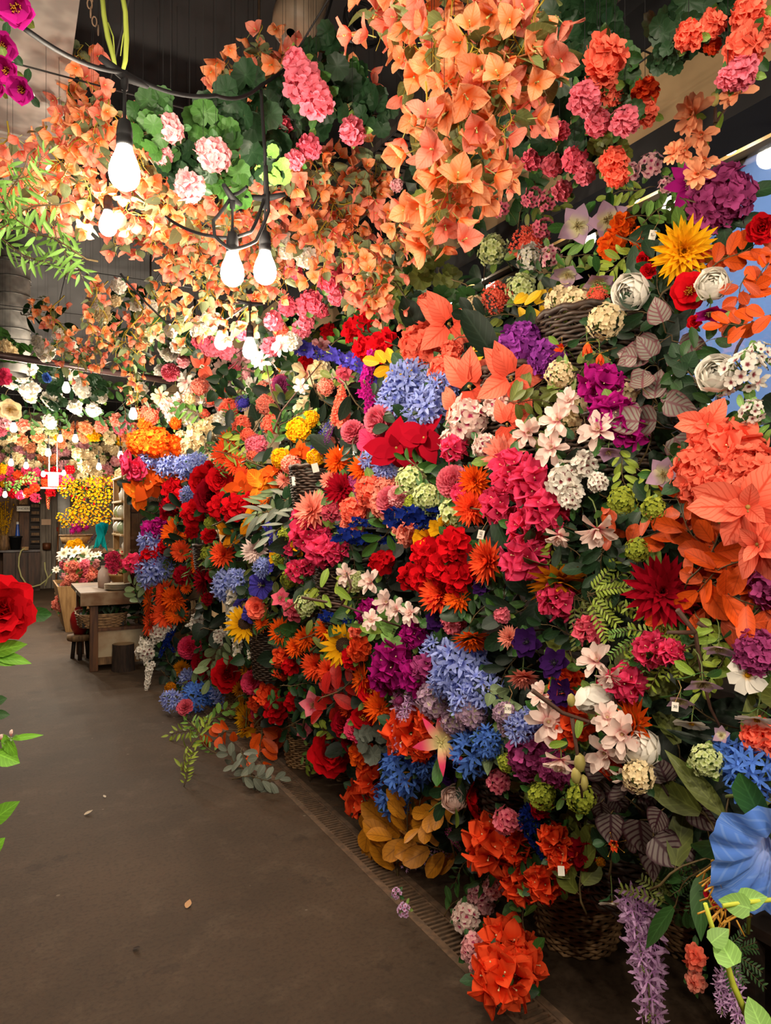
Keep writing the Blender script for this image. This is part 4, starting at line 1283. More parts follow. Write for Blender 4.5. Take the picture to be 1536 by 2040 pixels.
LEAVES = '''
camellia dark 1285 510 130
camellia dark 1440 432 130
camellia dark 1400 440 110
camellia dark 1310 560 110
camellia mid 1395 690 90
camellia dark 1270 625 110
branch light 1330 410 90
branch lime 1250 380 80
branch light 1300 425 80
branch lime 1240 520 90
branch light 1150 510 90
branch olive 1110 560 90
branch light 1200 590 80
branch lime 1100 650 90
branch olive 1080 430 80
ivy dark 1380 760 110
ivy mid 1340 760 80
branch mid 1430 830 110
branch light 1500 860 100
ivy mid 1360 920 90
beech orange 1475 500 110
beech rust 1440 515 80
beech orange 1505 560 100
beech rust 1470 600 90
beech orange 1490 640 100
beech rust 1530 530 90
beech orange 1300 1060 120 -.9
beech orange 1380 1055 150 .6
beech orange 1420 1085 160
beech orange 1460 1180 200
beech orange 1400 1200 140
beech rust 1500 1230 180
beech orange 1450 1130 150
beech rust 1215 1030 80
beech yellow 1062 605 90
beech yellow 955 690 70
beech yellow 800 730 90
begonia begonia 1325 675 110
begonia begonia 1300 720 90
begonia begonia 1300 800 110
begonia begonia 1322 845 130
branch olive 1090 850 110
branch olive 1060 800 90
branch lime 1240 935 90
branch lime 1290 960 60
round mid 820 570 130
round olive 870 540 100
round olive 800 590 110
branch light 790 600 90
round mid 900 600 90
branch light 690 660 80
branch mid 740 650 80
branch green 860 960 100
branch green 840 930 80
fern lime 1235 1190 120
fern lime 1290 1250 140
fern olive 1200 1220 120
fern lime 1320 1290 110
fern light 1270 1300 90
fern olive 1320 1740 110
fern mid 1360 1770 90
branch mid 1370 1800 110
fern mid 1490 1920 90
branch lime 1100 1100 60
branch lime 1410 1270 90
branch lime 1420 1340 90
branch olive 1400 1310 70
lance silver 560 1000 120
lance silver 575 1030 100
lance sage 545 985 90
branch lime 470 890 80
willow lime 480 910 80
willow light 460 930 70
branch lime 440 780 70
branch light 380 820 70
branch light 520 740 70
branch light 480 770 60
branch mid 590 830 60
branch mid 680 930 60
bramble mid 440 1125 70
branch mid 440 1140 70
ivy mid 700 1210 90
branch lime 690 1180 90
branch lime 650 1190 80
ivy light 780 1260 80
branch light 760 1255 70
branch green 600 1140 60
bramble ochre 800 1640 190
bramble ochre 850 1680 150
bramble ochre 745 1665 150
bramble ochre 820 1600 120
bramble ochre 870 1610 110
bramble ochre 770 1620 110
beech orange 525 1450 90
beech orange 440 1465 70
beech orange 520 1490 90
beech orange 545 1470 70
beech red 690 1360 110
beech red 670 1390 100
sage silver 470 1520 70
sage silver 495 1535 90
sage silver 515 1550 80
sage sage 430 1305 90
sage sage 415 1345 80
sage sage 460 1300 60
passion lime 375 1500 110
passion lime 380 1450 90
passion light 400 1470 90
passion lime 375 1530 60
branch light 430 1430 60
branch lime 625 1525 50
branch light 615 1515 40
round grey 750 1470 90
begonia darkbegonia 1235 1580 130
begonia darkbegonia 1280 1620 150
begonia darkbegonia 1300 1660 120
begonia darkbegonia 1345 1590 110
begonia darkbegonia 1210 1570 90
big olive 1375 1560 210 .45
big olive 1465 1575 180 -.1
big olive 1400 1710 190 -.9
big mid 1370 1760 150 2.6
branch mid 1180 1600 90
branch mid 1060 1700 80
branch light 1070 1750 100
branch light 1040 1790 90
branch green 920 1790 90
passion mid 930 1720 100
branch green 1000 1190 110
branch mid 960 1210 90
branch dark 1000 1140 110
branch dark 1150 1110 120
branch dark 1200 1090 120
camellia dark 1180 1130 120
branch dark 1260 1130 110
branch dark 1130 1260 110
branch dark 900 1420 80
ivy sage 990 1480 90
ivy sage 1000 1400 80
branch light 1135 1545 80
branch light 1130 1490 60
branch light 1225 1430 70
branch olive 960 660 90
branch mid 1080 540 80
branch lime 660 1460 60
branch sage 330 1150 60
camellia sage 270 1180 50
fern olive 330 1110 70
branch sage 300 1150 50
willow green 380 1120 60
branch green 560 1390 60
branch green 600 1380 60
branch dark 620 1430 90
branch dark 650 1460 80
'''
PLACED = []
SPK = set(SPIKE)
def bank_point(u, v, dz=0.0):
    return at(u, v, bank_z(u, v) + dz)
for ln in FLOWERS.strip().splitlines():
    w = ln.split(); kind, col = w[0], w[1]; u, v = float(w[2]), float(w[3])
    if kind in SPK:
        u2, v2 = float(w[4]), float(w[5])
        z = bank_z((u + u2) / 2, (v + v2) / 2) - .04
        spawn(kind, col, at(u, v, z + .04), None, 1, spike_to=at(u2, v2, z - .03))
        PLACED.append(((u + u2) / 2, (v + v2) / 2, 40)); continue
    s = float(w[4]); code = ''; dz = R.uniform(-.03, .03)
    for x in w[5:]:
        if x[0] == '@': dz = float(x[1:])
        else: code = x
    if kind in ('ranunculus', 'camellia', 'hellebore', 'viburnum', 'magnolia', 'sunflower', 'lily', 'gloriosa') or (kind == 'dahlia' and col == 'yellow'): dz -= .05
    if kind == 'ranunculus': s *= 1.05
    p = bank_point(u, v, dz); z = (p - EYE).dot(FW)
    spawn(kind, col, p, face(p, code), s * z / FPX * 1.06)
    PLACED.append((u, v, s / 2))
for ln in LEAVES.strip().splitlines():
    w = ln.split(); u, v, s = float(w[2]), float(w[3]), float(w[4])
    p = bank_point(u, v, R.uniform(0.0, .06)); z = (p - EYE).dot(FW)
    leafy(w[0], w[1], p, face(p), s * z / FPX * 1.05, roll=float(w[5]) if len(w) > 5 else None)
    PLACED.append((u, v, s / 2.6))
# greenery and small blooms filling the bank between the listed flowers
def inside(poly, u, v):
    c = False
    for (x1, y1), (x2, y2) in zip(poly, poly[1:] + poly[:1]):
        if (y1 > v) != (y2 > v) and u < (x2 - x1) * (v - y1) / (y2 - y1) + x1: c = not c
    return c
BANK = [(1620, 860), (1350, 860), (1310, 620), (1130, 600), (1000, 560), (860, 560), (700, 600), (560, 720), (400, 760), (310, 840), (262, 900), (300, 1050), (290, 1180), (320, 1280), (340, 1360), (480, 1430), (590, 1440), (690, 1480), (760, 1620), (900, 1660), (960, 1740), (1040, 1720), (1240, 1690), (1400, 1740), (1620, 1800)]
fill = []
for k in range(6000):
    u, v = R.uniform(255, 1560), R.uniform(400, 1850)
    if not inside(BANK, u, v): continue
    z = bank_z(u, v); px = .17 * FPX / z
    if any((u - a) ** 2 + (v - b) ** 2 < (.62 * px) ** 2 for a, b, c in fill): continue
    if any((u - a) ** 2 + (v - b) ** 2 < (c * .75) ** 2 for a, b, c in PLACED): continue
    if u > 960 and v > 880 and R.random() < .6: continue
    fill.append((u, v, px))
NEARF = []
for ln in FLOWERS.strip().splitlines():
    w = ln.split()
    if w[0] not in SPK and w[0] not in ('gloriosa', 'lily', 'sunflower', 'ranunculus', 'camellia', 'cosmos', 'flat_spray', 'clematis', 'hellebore', 'magnolia', 'petunia'): NEARF.append((float(w[2]), float(w[3]), w[0], w[1]))
for u, v, px in fill:
    p = at(u, v, bank_z(u, v) + R.uniform(.06, .16))
    if R.random() < (.5 if u < 960 else .16):
        k = R.choice(sorted(NEARF, key=lambda q: (q[0] - u) ** 2 + (q[1] - v) ** 2)[:7])
        spawn(k[2], k[3], at(u, v, bank_z(u, v) + .07), face(p), R.uniform(.1, .135), desc='smaller ' + CN[k[3]] + ' ' + NOUN[k[2]], weight=.1)
        if R.random() < .6: continue
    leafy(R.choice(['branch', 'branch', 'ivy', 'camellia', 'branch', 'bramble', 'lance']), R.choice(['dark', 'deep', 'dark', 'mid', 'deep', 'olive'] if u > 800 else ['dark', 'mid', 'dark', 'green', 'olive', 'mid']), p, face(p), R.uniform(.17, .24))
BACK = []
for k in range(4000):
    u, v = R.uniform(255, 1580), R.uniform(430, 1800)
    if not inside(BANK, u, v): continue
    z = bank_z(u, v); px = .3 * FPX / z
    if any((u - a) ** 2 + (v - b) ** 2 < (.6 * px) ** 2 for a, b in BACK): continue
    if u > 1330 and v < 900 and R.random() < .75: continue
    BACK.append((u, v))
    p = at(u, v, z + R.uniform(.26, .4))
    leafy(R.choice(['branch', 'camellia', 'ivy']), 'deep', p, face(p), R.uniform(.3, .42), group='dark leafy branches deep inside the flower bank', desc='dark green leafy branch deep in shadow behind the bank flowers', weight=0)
# ------------------------------------------------------------------ flowering branches (one twig carrying several blossoms)
def twig(pix, blooms, buds, leaves, kind, col, desc, z, name='magnolia_branch', twcol=None):
    o0 = at(*pix[0][0], z); r_ = bpy.data.objects.new(name, None); COL.objects.link(r_); r_.location = o0
    b = MB()
    for k, line in enumerate(pix): b.tube([at(u, v, z + .01 * math.sin(u)) - o0 for u, v in line], [.0055 - .0035 * i / len(line) for i in range(len(line))], 6)
    link('twig', b.mesh('twig', M_DSTEM), r_)
    for u, v, s in blooms:
        p = at(u, v, z - .02); bl = kind_meshes(kind, col); o = link('blossom', bl[0][1], r_, pose(p - o0, face(p), s * z / FPX * 1.08)); link('centre', bl[1][1], o)
    for u, v, s in buds:
        bb = MB(); bb.ball((0, 0, 0), s * z / FPX * .35, 8, sq=1.7); o = link('bud', bb.mesh('bud', leaf_mat('8f8548')), r_); o.location = at(u, v, z) - o0
    lb = MB()
    for u, v, s in leaves:
        M = TR(*(at(u, v, z - .01) - o0)) @ frame(face(at(u, v, z))) @ RZ(R.uniform(-2, 2)); lb.petal(M, s * z / FPX, s * z / FPX * .42, 'oval', .2, -.3, 4, 5)
    if leaves: link('foliage', lb.mesh('foliage', leaf_mat('7d9a35')), r_)
    r_['category'] = 'flowering branch'; AUTO.append((r_, desc, at(*pix[0][-1], z), 1.5, None))
twig([[(1378, 350), (1395, 300), (1430, 240), (1470, 180), (1480, 165)], [(1395, 300), (1375, 265), (1372, 235)], [(1425, 245), (1425, 215)]], [(1383, 228, 72), (1398, 268, 56), (1470, 185, 62), (1405, 320, 50), (1365, 300, 44), (1392, 345, 56), (1345, 305, 44)], [(1424, 197, 26), (1372, 320, 20), (1446, 170, 16)], [(1364, 235, 40), (1430, 262, 44), (1410, 296, 36)], 'magnolia', 'peach', 'peach magnolia branch rising before the blue window', 1.72)
twig([[(1060, 1375), (1120, 1420), (1180, 1440), (1260, 1500), (1290, 1530)], [(1140, 1430), (1150, 1500), (1160, 1590)]], [(1210, 1430, 60), (1290, 1510, 56)], [(1138, 1395, 24), (1155, 1520, 34), (1148, 1545, 30), (1162, 1560, 30)], [(1150, 1470, 40), (1130, 1480, 40), (1225, 1432, 40)], 'magnolia', 'blush', 'blush magnolia branch with plump green buds', 1.62)
twig([[(1360, 780), (1400, 770), (1440, 750), (1480, 720)], [(1400, 830), (1430, 800), (1470, 690), (1500, 640)]], [(1510, 760, 40)], [], [(1415, 640, 40)], 'magnolia', 'white', 'dark branch with white blossom crossing the blue window', 1.6)
twig([[(545, 860), (560, 820), (600, 770), (640, 722)], [(560, 820), (540, 780), (530, 720)]], [(600, 770, 30), (520, 720, 36), (560, 690, 40)], [], [(545, 740, 34)], 'magnolia', 'white', 'dark bare twig rising behind the yellow marigold', 3.9)
twig([[(600, 1190), (680, 1205), (760, 1235), (830, 1260)], [(680, 1205), (700, 1170), (690, 1140)]], [(740, 1235, 40), (830, 1240, 44)], [], [(640, 1170, 40), (700, 1195, 44), (660, 1210, 36), (760, 1260, 50)], 'magnolia', 'blush', 'pale magnolia twig with yellow-green leaves', 2.55)
twig([[(1350, 1215), (1385, 1260), (1400, 1350), (1415, 1410), (1440, 1460)], [(1385, 1260), (1330, 1260)], [(1390, 1240), (1420, 1260)]], [(1438, 1465, 36)], [], [(1420, 1255, 44), (1430, 1275, 44), (1385, 1345, 48), (1415, 1350, 48)], 'hellebore', 'mauve', 'arching tan stem of drooping mauve hellebores', 1.42, 'hellebore_spray')

# ------------------------------------------------------------------ close flowers at the frame's sides
def close(kind, col, u, v, z, s, d, desc, **k):
    return spawn(kind, col, at(u, v, z), d, s * z / FPX, desc=desc, weight=2, **k)
close('petunia', 'blue', 1560, 1705, .98, 300, -FW * .75 - RT * .1 - UP * .25, 'large blue trumpet petunia with pale throat at the photo edge')
r_ = bpy.data.objects.new('staghorn_sprig', None); COL.objects.link(r_); o0 = at(1455, 1745, 1.05); r_.location = o0; b = MB()
for k in range(16):
    u = 1480 + R.uniform(-10, 20); v = 1690 + k * 9; q = at(u, v, 1.05) - o0; e = at(u - R.uniform(50, 95), v + R.uniform(10, 50), 1.02 + R.uniform(-.03, .03)) - o0; m_ = q.lerp(e, .55) + V((0, 0, .006))
    b.tube([q, m_, e], [.0018, .0017, .0013], 5)
    for t in (.55, .8): b.tube([q.lerp(e, t), q.lerp(e, t) + V((R.uniform(-.012, .012), R.uniform(-.01, .01), -.02))], .0012, 4)
link('tendril', b.mesh('tendril', leaf_mat('b8862c')), r_); b = MB(); b.tube([at(1500, 1690, 1.06) - o0, at(1490, 1860, 1.06) - o0], .003, 5); link('stem', b.mesh('stem', M_STEM), r_)
r_['category'] = 'foliage'; AUTO.append((r_, 'tan branching sprig with thread-like tendrils', at(1450, 1745, 1.05), 1.5, None))
r_ = bpy.data.objects.new('eucalyptus_sprig', None); COL.objects.link(r_); o0 = at(1420, 1810, .95); r_.location = o0
b = MB(); b.tube([at(u, v, .95) - o0 for u, v in ((1405, 1800), (1420, 1850), (1440, 1890), (1460, 1960), (1500, 2050))], [.003, .0035, .004, .0045, .005], 6); b.tube([at(u, v, .93) - o0 for u, v in ((1560, 1790), (1480, 1798), (1440, 1805))], .003, 6); link('stem', b.mesh('stem', leaf_mat('a8b03a')), r_)
lb = MB()
for u, v, s, a in ((1443, 1890, 62, .6), (1460, 1800, 56, 1.5), (1505, 1790, 52, -1.2), (1440, 1860, 46, -.8), (1505, 2020, 60, .5)):
    M = TR(*(at(u, v, .93) - o0)) @ frame(EYE - at(u, v, .93) + V((R.uniform(-.2, .2), 0, .2)), UP) @ RZ(a) @ TR(0, -.02, 0); lb.petal(M, s * .95 / FPX, s * .8 / FPX, 'heart', .15, -.2, 4, 5)
link('foliage', lb.mesh('foliage', leaf_mat('8fbf5e')), r_); r_['category'] = 'foliage'; AUTO.append((r_, 'bright yellow-green stem with pale heart leaves', at(1445, 1880, .95), 1.5, None))
close('peony', 'red', 5, 1215, .95, 135, RT * .35 - FW * .8 + UP * .2, 'large red peony above the aisle floor')
def side_leaves(pts, z, desc, col='69a02c'):
    r_ = bpy.data.objects.new('peony_leaves', None); COL.objects.link(r_); o0 = at(-20, pts[0][1], z); r_.location = o0; lb = MB(); st = MB()
    for u, v, du, dv, w in pts:
        a = at(u, v, z) - o0; e = at(u + du, v + dv, z) - o0; ax = e - a; nrm = (-FW + UP * .5 + RT * R.uniform(-.4, .4)); x = ax.cross(nrm).normalized(); y = ax.normalized(); zz = x.cross(y)
        lb.petal(TR(*a) @ Matrix((x, y, zz)).transposed().to_4x4(), ax.length, w * z / FPX, 'lance', .2, -.35, 4, 6)
        st.tube([at(-60, v + 10, z + .03) - o0, a], .002, 5)
    link('foliage', lb.mesh('foliage', leaf_mat(col)), r_); link('stem', st.mesh('stem', M_GSTEM), r_); r_['category'] = 'foliage'; AUTO.append((r_, desc, at(20, pts[0][1], z), 1.5, None))
side_leaves([(-15, 1300, 64, -20, 36), (-10, 1305, 70, 14, 26), (-15, 1310, 60, 8, 30)], .95, 'green leaves below the large red peony')
side_leaves([(-10, 1400, 22, -10, 24), (-12, 1425, 30, -2, 22)], .95, 'dark pointed leaves at the aisle side above the rosebud leaves', '2c4a24')
side_leaves([(25, 1472, 58, -10, 14), (8, 1465, 24, 50, 26), (-8, 1500, 46, 20, 40)], .95, 'green leaves with pink-white buds at the aisle side')
for u, v in ((22, 1466), (2, 1474)):
    close('fuchsia_bud', 'blush', u, v, .94, 24, UP, 'small pink-white rosebud at the aisle side', group='pink-white rosebuds at the aisle side')
side_leaves([(-20, 1640, 52, -44, 40)], .95, 'single light green leaf lowest but one along the aisle side')
side_leaves([(-20, 1700, 26, -30, 30)], .95, 'lowest light green leaf tip along the aisle side')
for u, v, s in ((32, 15, 84), (6, 92, 66), (14, 140, 62), (46, 178, 60), (-8, 170, 56)):
    close('poppy', 'magenta', u, v, 1.0, s, -FW * .6 - UP * .45 + RT * R.uniform(-.1, .4), 'magenta poppy hanging at the upper corner')

# ------------------------------------------------------------------ ceiling: garlands, geraniums, white clusters
def pxlen(px, z): return px * z / FPX
NEAR = [(745, -70, 1.75, 160), (790, -40, 1.7, 130), (815, 60, 1.7, 120), (830, -110, 1.6, 190), (880, -80, 1.55, 220), (905, 30, 1.5, 220), (945, -60, 1.5, 240), (960, 60, 1.5, 210), (1000, -30, 1.5, 220), (1040, -90, 1.5, 240), (1060, 40, 1.5, 170), (1090, -20, 1.55, 200),
        (860, 180, 1.55, 190), (905, 200, 1.5, 190), (950, 170, 1.5, 190), (990, 130, 1.5, 160), (885, 300, 1.5, 150), (940, 300, 1.55, 120), (865, 400, 1.55, 100)]
for u, v, z, L in NEAR: garland(at(u, v, z), pxlen(L, z), 'peach', 10, .072, leafcol='74824a', desc='large-flowered near peach bougainvillea strand', weight=1, spread=.075)
MASS = [(0, 300), (60, 280), (150, 230), (240, 250), (330, 360), (480, 380), (600, 330), (700, 340), (760, 400), (800, 470), (790, 540), (700, 480), (640, 470), (560, 500), (520, 560), (420, 540), (300, 520), (220, 470), (120, 440), (0, 440)]
pts = []
for k in range(3000):
    u, v = R.uniform(-20, 800), R.uniform(230, 560)
    if not inside(MASS, u, v): continue
    z = ceil_z(v - 30, 2.8); px = .082 * FPX / z
    if any((u - a) ** 2 + (v - b) ** 2 < px * px for a, b in pts): continue
    pts.append((u, v))
for u, v in pts:
    z = ceil_z(v - 20, 2.8) + R.uniform(-.25, .25); L = R.uniform(.16, .3)
    garland(at(u, v - .5 * L * FPX / z, z), L, R.choice(['peach', 'peach', 'peach', 'salmon']), 13, .068, tilt=V((R.uniform(-1, 1), R.uniform(-1, 1), -1.1)), spread=.09, desc='peach ceiling bougainvillea strand', group=None, weight=.2)
for u, v, z, L in ((165, 90, 2.6, 80), (190, 160, 2.4, 100), (170, 210, 2.5, 90), (205, 230, 2.3, 90), (150, 160, 2.7, 90), (490, 90, 2.5, 90), (520, 60, 2.5, 90), (455, 120, 2.5, 70), (540, 100, 2.4, 90), (585, 70, 2.4, 60), (700, 140, 2.4, 60), (630, 290, 2.5, 90),
        (180, 540, 3.8, 130), (215, 560, 4.0, 120), (255, 550, 4.0, 140), (110, 590, 4.6, 110), (140, 650, 5.0, 90), (170, 680, 5.2, 80), (230, 640, 5.0, 90), (260, 660, 5.0, 130), (200, 660, 5.2, 70), (280, 620, 4.6, 90), (310, 560, 4.0, 110), (350, 540, 3.6, 110), (390, 520, 3.4, 120), (370, 600, 4.2, 90), (430, 560, 3.6, 110), (480, 560, 3.4, 90), (550, 520, 3.0, 80), (650, 440, 2.8, 120), (700, 470, 2.8, 130), (745, 490, 2.8, 110), (790, 420, 2.6, 90), (735, 540, 2.7, 70), (270, 740, 5.6, 60), (80, 590, 5, 50)):
    garland(at(u, v, z), pxlen(L, z) * 1.1, 'peach', 11, .064, spread=.08, desc='trailing peach bougainvillea strand', weight=.4)
def hang(kind, col, u, v, s, z=None, desc=None, code='', **k):
    z = z or ceil_z(v - 40, 2.75); p = at(u, v, z)
    r_ = spawn(kind, col, p, face(p, code) + V((0, 0, -.35)), s * z / FPX * 1.05, desc=desc, **k); tie(r_, p); return r_
def hleaf(kind, col, u, v, s, z=None, **k):
    z = z or ceil_z(v - 40, 2.75); p = at(u, v, z); return leafy(kind, col, p, face(p) + V((0, 0, -.3)), s * z / FPX * 1.05, **k)
for u, v, s, c, z in ((605, 165, 92, 'pink', 2.0), (590, 125, 60, 'pink', 2.0), (630, 200, 80, 'pink', 2.0), (702, 262, 62, 'pink', 2.1), (615, 292, 56, 'rose', 2.2), (563, 250, 44, 'rose', 2.2), (588, 318, 44, 'pink', 2.2),
        (430, 312, 74, 'lightpink', 1.95), (405, 295, 40, 'lightpink', 1.95), (340, 258, 64, 'lightpink', 1.9), (378, 372, 72, 'lightpink', 2.0), (325, 308, 50, 'lightpink', 1.95),
        (1208, 112, 96, 'coral', 1.6), (1195, 170, 80, 'coral', 1.65), (1165, 195, 74, 'pink', 1.65), (1225, 190, 50, 'coral', 1.7), (1285, 185, 66, 'redorange', 1.7), (1285, 225, 60, 'coral', 1.7), (1245, 240, 66, 'pink', 1.7), (1190, 245, 60, 'pink', 1.75), (1115, 262, 44, 'rose', 1.9), (1145, 320, 56, 'rose', 1.9), (1165, 345, 50, 'pink', 1.9), (1222, 325, 70, 'coral', 1.8), (1230, 350, 54, 'coral', 1.8), (1100, 330, 50, 'pink', 2.0), (1060, 320, 50, 'rose', 2.1), (1080, 300, 40, 'rose', 2.1), (1120, 380, 46, 'pink', 2.1),
        (1372, 72, 66, 'coral', 1.45), (1420, 48, 60, 'coral', 1.45), (1490, 30, 80, 'coral', 1.4), (1485, 95, 90, 'coral', 1.4), (1475, 145, 74, 'pink', 1.4), (1450, 155, 50, 'pink', 1.4), (1520, 60, 60, 'coral', 1.4), (1420, 90, 40, 'redorange', 1.5),
        (585, 545, 46, 'rose', 3.4), (655, 560, 56, 'rose', 3.3), (690, 540, 44, 'rose', 3.3), (620, 602, 56, 'rose', 3.6), (575, 612, 46, 'rose', 3.7), (600, 610, 40, 'pink', 3.7), (670, 590, 44, 'pink', 3.5), (610, 640, 40, 'pink', 3.9), (545, 640, 46, 'pink', 3.9), (700, 600, 40, 'rose', 3.4), (575, 500, 44, 'white', 3.1), (560, 475, 40, 'white', 3.1), (612, 515, 50, 'white', 3.1), (480, 660, 46, 'rose', 4.0), (420, 690, 50, 'pink', 4.4), (450, 700, 40, 'pink', 4.4), (400, 680, 40, 'rose', 4.3), (540, 690, 46, 'pink', 4.2), (560, 660, 40, 'coral', 4.2), (580, 680, 44, 'white', 4.2), (395, 650, 44, 'white', 4.2), (420, 640, 50, 'white', 4.2), (790, 370, 30, 'lightpink', 2.6), (990, 300, 30, 'lightpink', 2.3), (840, 320, 30, 'rose', 2.4), (600, 655, 44, 'pink', 4.2), (640, 620, 36, 'rose', 3.9)):
    hang('geranium', c, u, v, s, z, desc=CN[c] + ' hanging geranium head')
for u, v, s, c, z in ((500, 200, 130, 'dark', 2.05), (450, 220, 120, 'dark', 2.0), (520, 260, 130, 'dark', 2.2), (420, 260, 110, 'green', 2.0), (300, 220, 100, 'mid', 1.9), (290, 270, 100, 'green', 1.9), (330, 290, 90, 'mid', 1.95), (350, 330, 90, 'dark', 2.0), (400, 330, 90, 'dark', 2.0), (450, 300, 90, 'mid', 2.0), (460, 370, 100, 'green', 2.05), (520, 320, 110, 'dark', 2.2), (545, 330, 80, 'light', 2.2), (570, 210, 110, 'dark', 2.2), (640, 110, 120, 'dark', 2.2), (660, 180, 120, 'dark', 2.3), (710, 190, 120, 'dark', 2.3), (755, 225, 90, 'dark', 2.3), (680, 150, 100, 'mid', 2.3), (560, 280, 100, 'dark', 2.3), (620, 250, 90, 'dark', 2.4),
        (1150, 30, 140, 'dark', 1.8), (1180, 60, 140, 'dark', 1.8), (1130, 110, 130, 'dark', 1.8), (1170, 150, 120, 'dark', 1.8), (1240, 150, 110, 'mid', 1.75), (1240, 210, 90, 'mid', 1.7), (1090, 200, 120, 'dark', 2.0), (1050, 240, 130, 'dark', 2.1), (1120, 280, 120, 'dark', 2.0), (1180, 290, 120, 'dark', 1.95), (1030, 290, 110, 'mid', 2.2), (1220, 280, 90, 'olive', 1.9), (1350, 30, 130, 'dark', 1.5), (1400, 20, 130, 'dark', 1.5), (1340, 80, 110, 'dark', 1.5), (1440, 40, 110, 'dark', 1.5), (1330, 120, 70, 'dark', 1.5), (850, 310, 80, 'dark', 2.3), (860, 400, 90, 'olive', 2.2), (1000, 360, 100, 'dark', 2.3), (840, 250, 60, 'dark', 2.4)):
    hleaf('round', c, u, v, s, z)
for u, v, s, z in ((25, 370, 130, 1.9), (40, 430, 150, 1.95), (100, 480, 140, 2.1), (20, 490, 130, 2.1), (130, 500, 110, 2.2), (60, 340, 90, 1.9), (5, 400, 120, 1.9), (140, 520, 70, 2.3), (90, 520, 90, 2.3)):
    hleaf('willow', 'light', u, v, s, z, desc='bright green willowy leaf strand under the ceiling')
for u, v, z, L in ((1000, 250, 2.0, 120), (760, 590, 3.0, 60)): garland(at(u, v, z), pxlen(L, z), 'salmon', 7, .05, desc='small salmon bougainvillea strand behind')
WH = ((90, 700, 60, 'white'), (130, 688, 56, 'white'), (40, 742, 60, 'white'), (55, 772, 60, 'white'), (105, 795, 60, 'white'), (165, 772, 60, 'white'), (185, 602, 44, 'white'), (205, 625, 56, 'cream'), (237, 570, 46, 'white'), (288, 672, 60, 'cream'), (335, 700, 56, 'white'), (322, 742, 50, 'white'), (355, 690, 46, 'white'), (20, 700, 46, 'cream'), (75, 680, 36, 'white'), (115, 665, 36, 'white'), (150, 810, 44, 'white'), (185, 815, 44, 'white'), (100, 840, 44, 'white'), (140, 745, 40, 'white'), (60, 790, 40, 'white'), (200, 790, 40, 'white'), (10, 690, 40, 'cream'), (340, 660, 40, 'white'), (375, 640, 44, 'white'), (300, 610, 40, 'white'), (280, 775, 44, 'white'), (365, 720, 40, 'lightpink'), (20, 760, 44, 'white'), (230, 600, 36, 'cream'), (270, 610, 36, 'white'), (60, 735, 40, 'white'))
for u, v, s, c in WH: hang('geranium', c, u, v, s * .78, ceil_z(v, 2.85) + R.uniform(-.3, .1), desc=CN[c] + ' hanging geranium head')
hang('camellia', 'cream', 20, 815, 46, 6.2, desc='cream camellia among the white hanging flowers'); hang('peony', 'blue', 95, 752, 22, 5.6, desc='small teal-blue bloom among the white hanging flowers'); hang('azalea', 'hotpink', 5, 750, 40, 5.2, desc='hot pink azalea among the white hanging flowers')
WL = [(0, 620), (120, 640), (330, 590), (380, 640), (400, 720), (330, 790), (240, 830), (0, 860)]
pts = []
for k in range(2500):
    u, v = R.uniform(-20, 400), R.uniform(590, 860)
    if not inside(WL, u, v): continue
    z = ceil_z(v, 2.85); px = .26 * FPX / z
    if any((u - a) ** 2 + (v - b) ** 2 < px * px * .7 for a, b in pts): continue
    pts.append((u, v)); hleaf(R.choice(['round', 'branch', 'camellia']), R.choice(['dark', 'mid', 'dark', 'green']), u, v, px * 1.15, z + R.uniform(.1, .45), desc='dark green leafy trail among the white hanging flowers', group='dark leafy trails among the white hanging flowers', weight=0)
MID = [(380, 560), (560, 440), (700, 480), (800, 470), (830, 330), (1000, 300), (1060, 420), (860, 520), (700, 640), (560, 740), (400, 760)]
pts = []
for k in range(2500):
    u, v = R.uniform(380, 1060), R.uniform(300, 760)
    if not inside(MID, u, v): continue
    z = min(ceil_z(v, 2.8), 4.6) + .35; px = .26 * FPX / z
    if any((u - a) ** 2 + (v - b) ** 2 < px * px * .8 for a, b in pts): continue
    pts.append((u, v)); hleaf(R.choice(['round', 'branch', 'ivy']), R.choice(['dark', 'dark', 'mid']), u, v, px * .95, z, desc='dark leaves hanging behind the pink geraniums', group='dark leaves hanging behind the pink geraniums', weight=0)
for u, v, s, c in ((520, 730, 40, 'cream'), (545, 705, 46, 'white'), (500, 745, 40, 'lightpink'), (470, 740, 36, 'pink'), (610, 745, 56, 'cream'), (625, 780, 60, 'cream'), (640, 735, 44, 'cream'), (605, 815, 44, 'cream'), (420, 760, 44, 'blush'), (385, 790, 46, 'blush'), (590, 690, 40, 'lightpink'), (455, 760, 40, 'white'), (430, 800, 40, 'lightpink'), (360, 800, 36, 'blush'), (335, 810, 36, 'blush'), (640, 690, 40, 'lightpink'), (575, 720, 40, 'white'), (690, 745, 44, 'rose'), (655, 760, 36, 'blush'), (350, 700, 40, 'white'), (410, 720, 36, 'white'), (445, 735, 40, 'blush'), (480, 715, 40, 'lightpink'), (395, 700, 34, 'pink'), (370, 760, 40, 'white'), (405, 790, 44, 'white'), (440, 770, 36, 'white'), (470, 790, 34, 'cream'), (505, 770, 36, 'white'), (320, 790, 34, 'cream'), (345, 830, 36, 'blush'), (375, 830, 44, 'white'), (535, 770, 34, 'white'), (560, 720, 36, 'blush'), (575, 745, 34, 'white'), (455, 700, 34, 'rose'), (520, 700, 40, 'white'), (430, 690, 34, 'white')):
    z = bank_z(u, v) + .15; p = at(u, v, z); spawn(R.choice(['azalea', 'magnolia', 'hydrangea', 'magnolia']), c, p, face(p), s * z / FPX * 1.1)
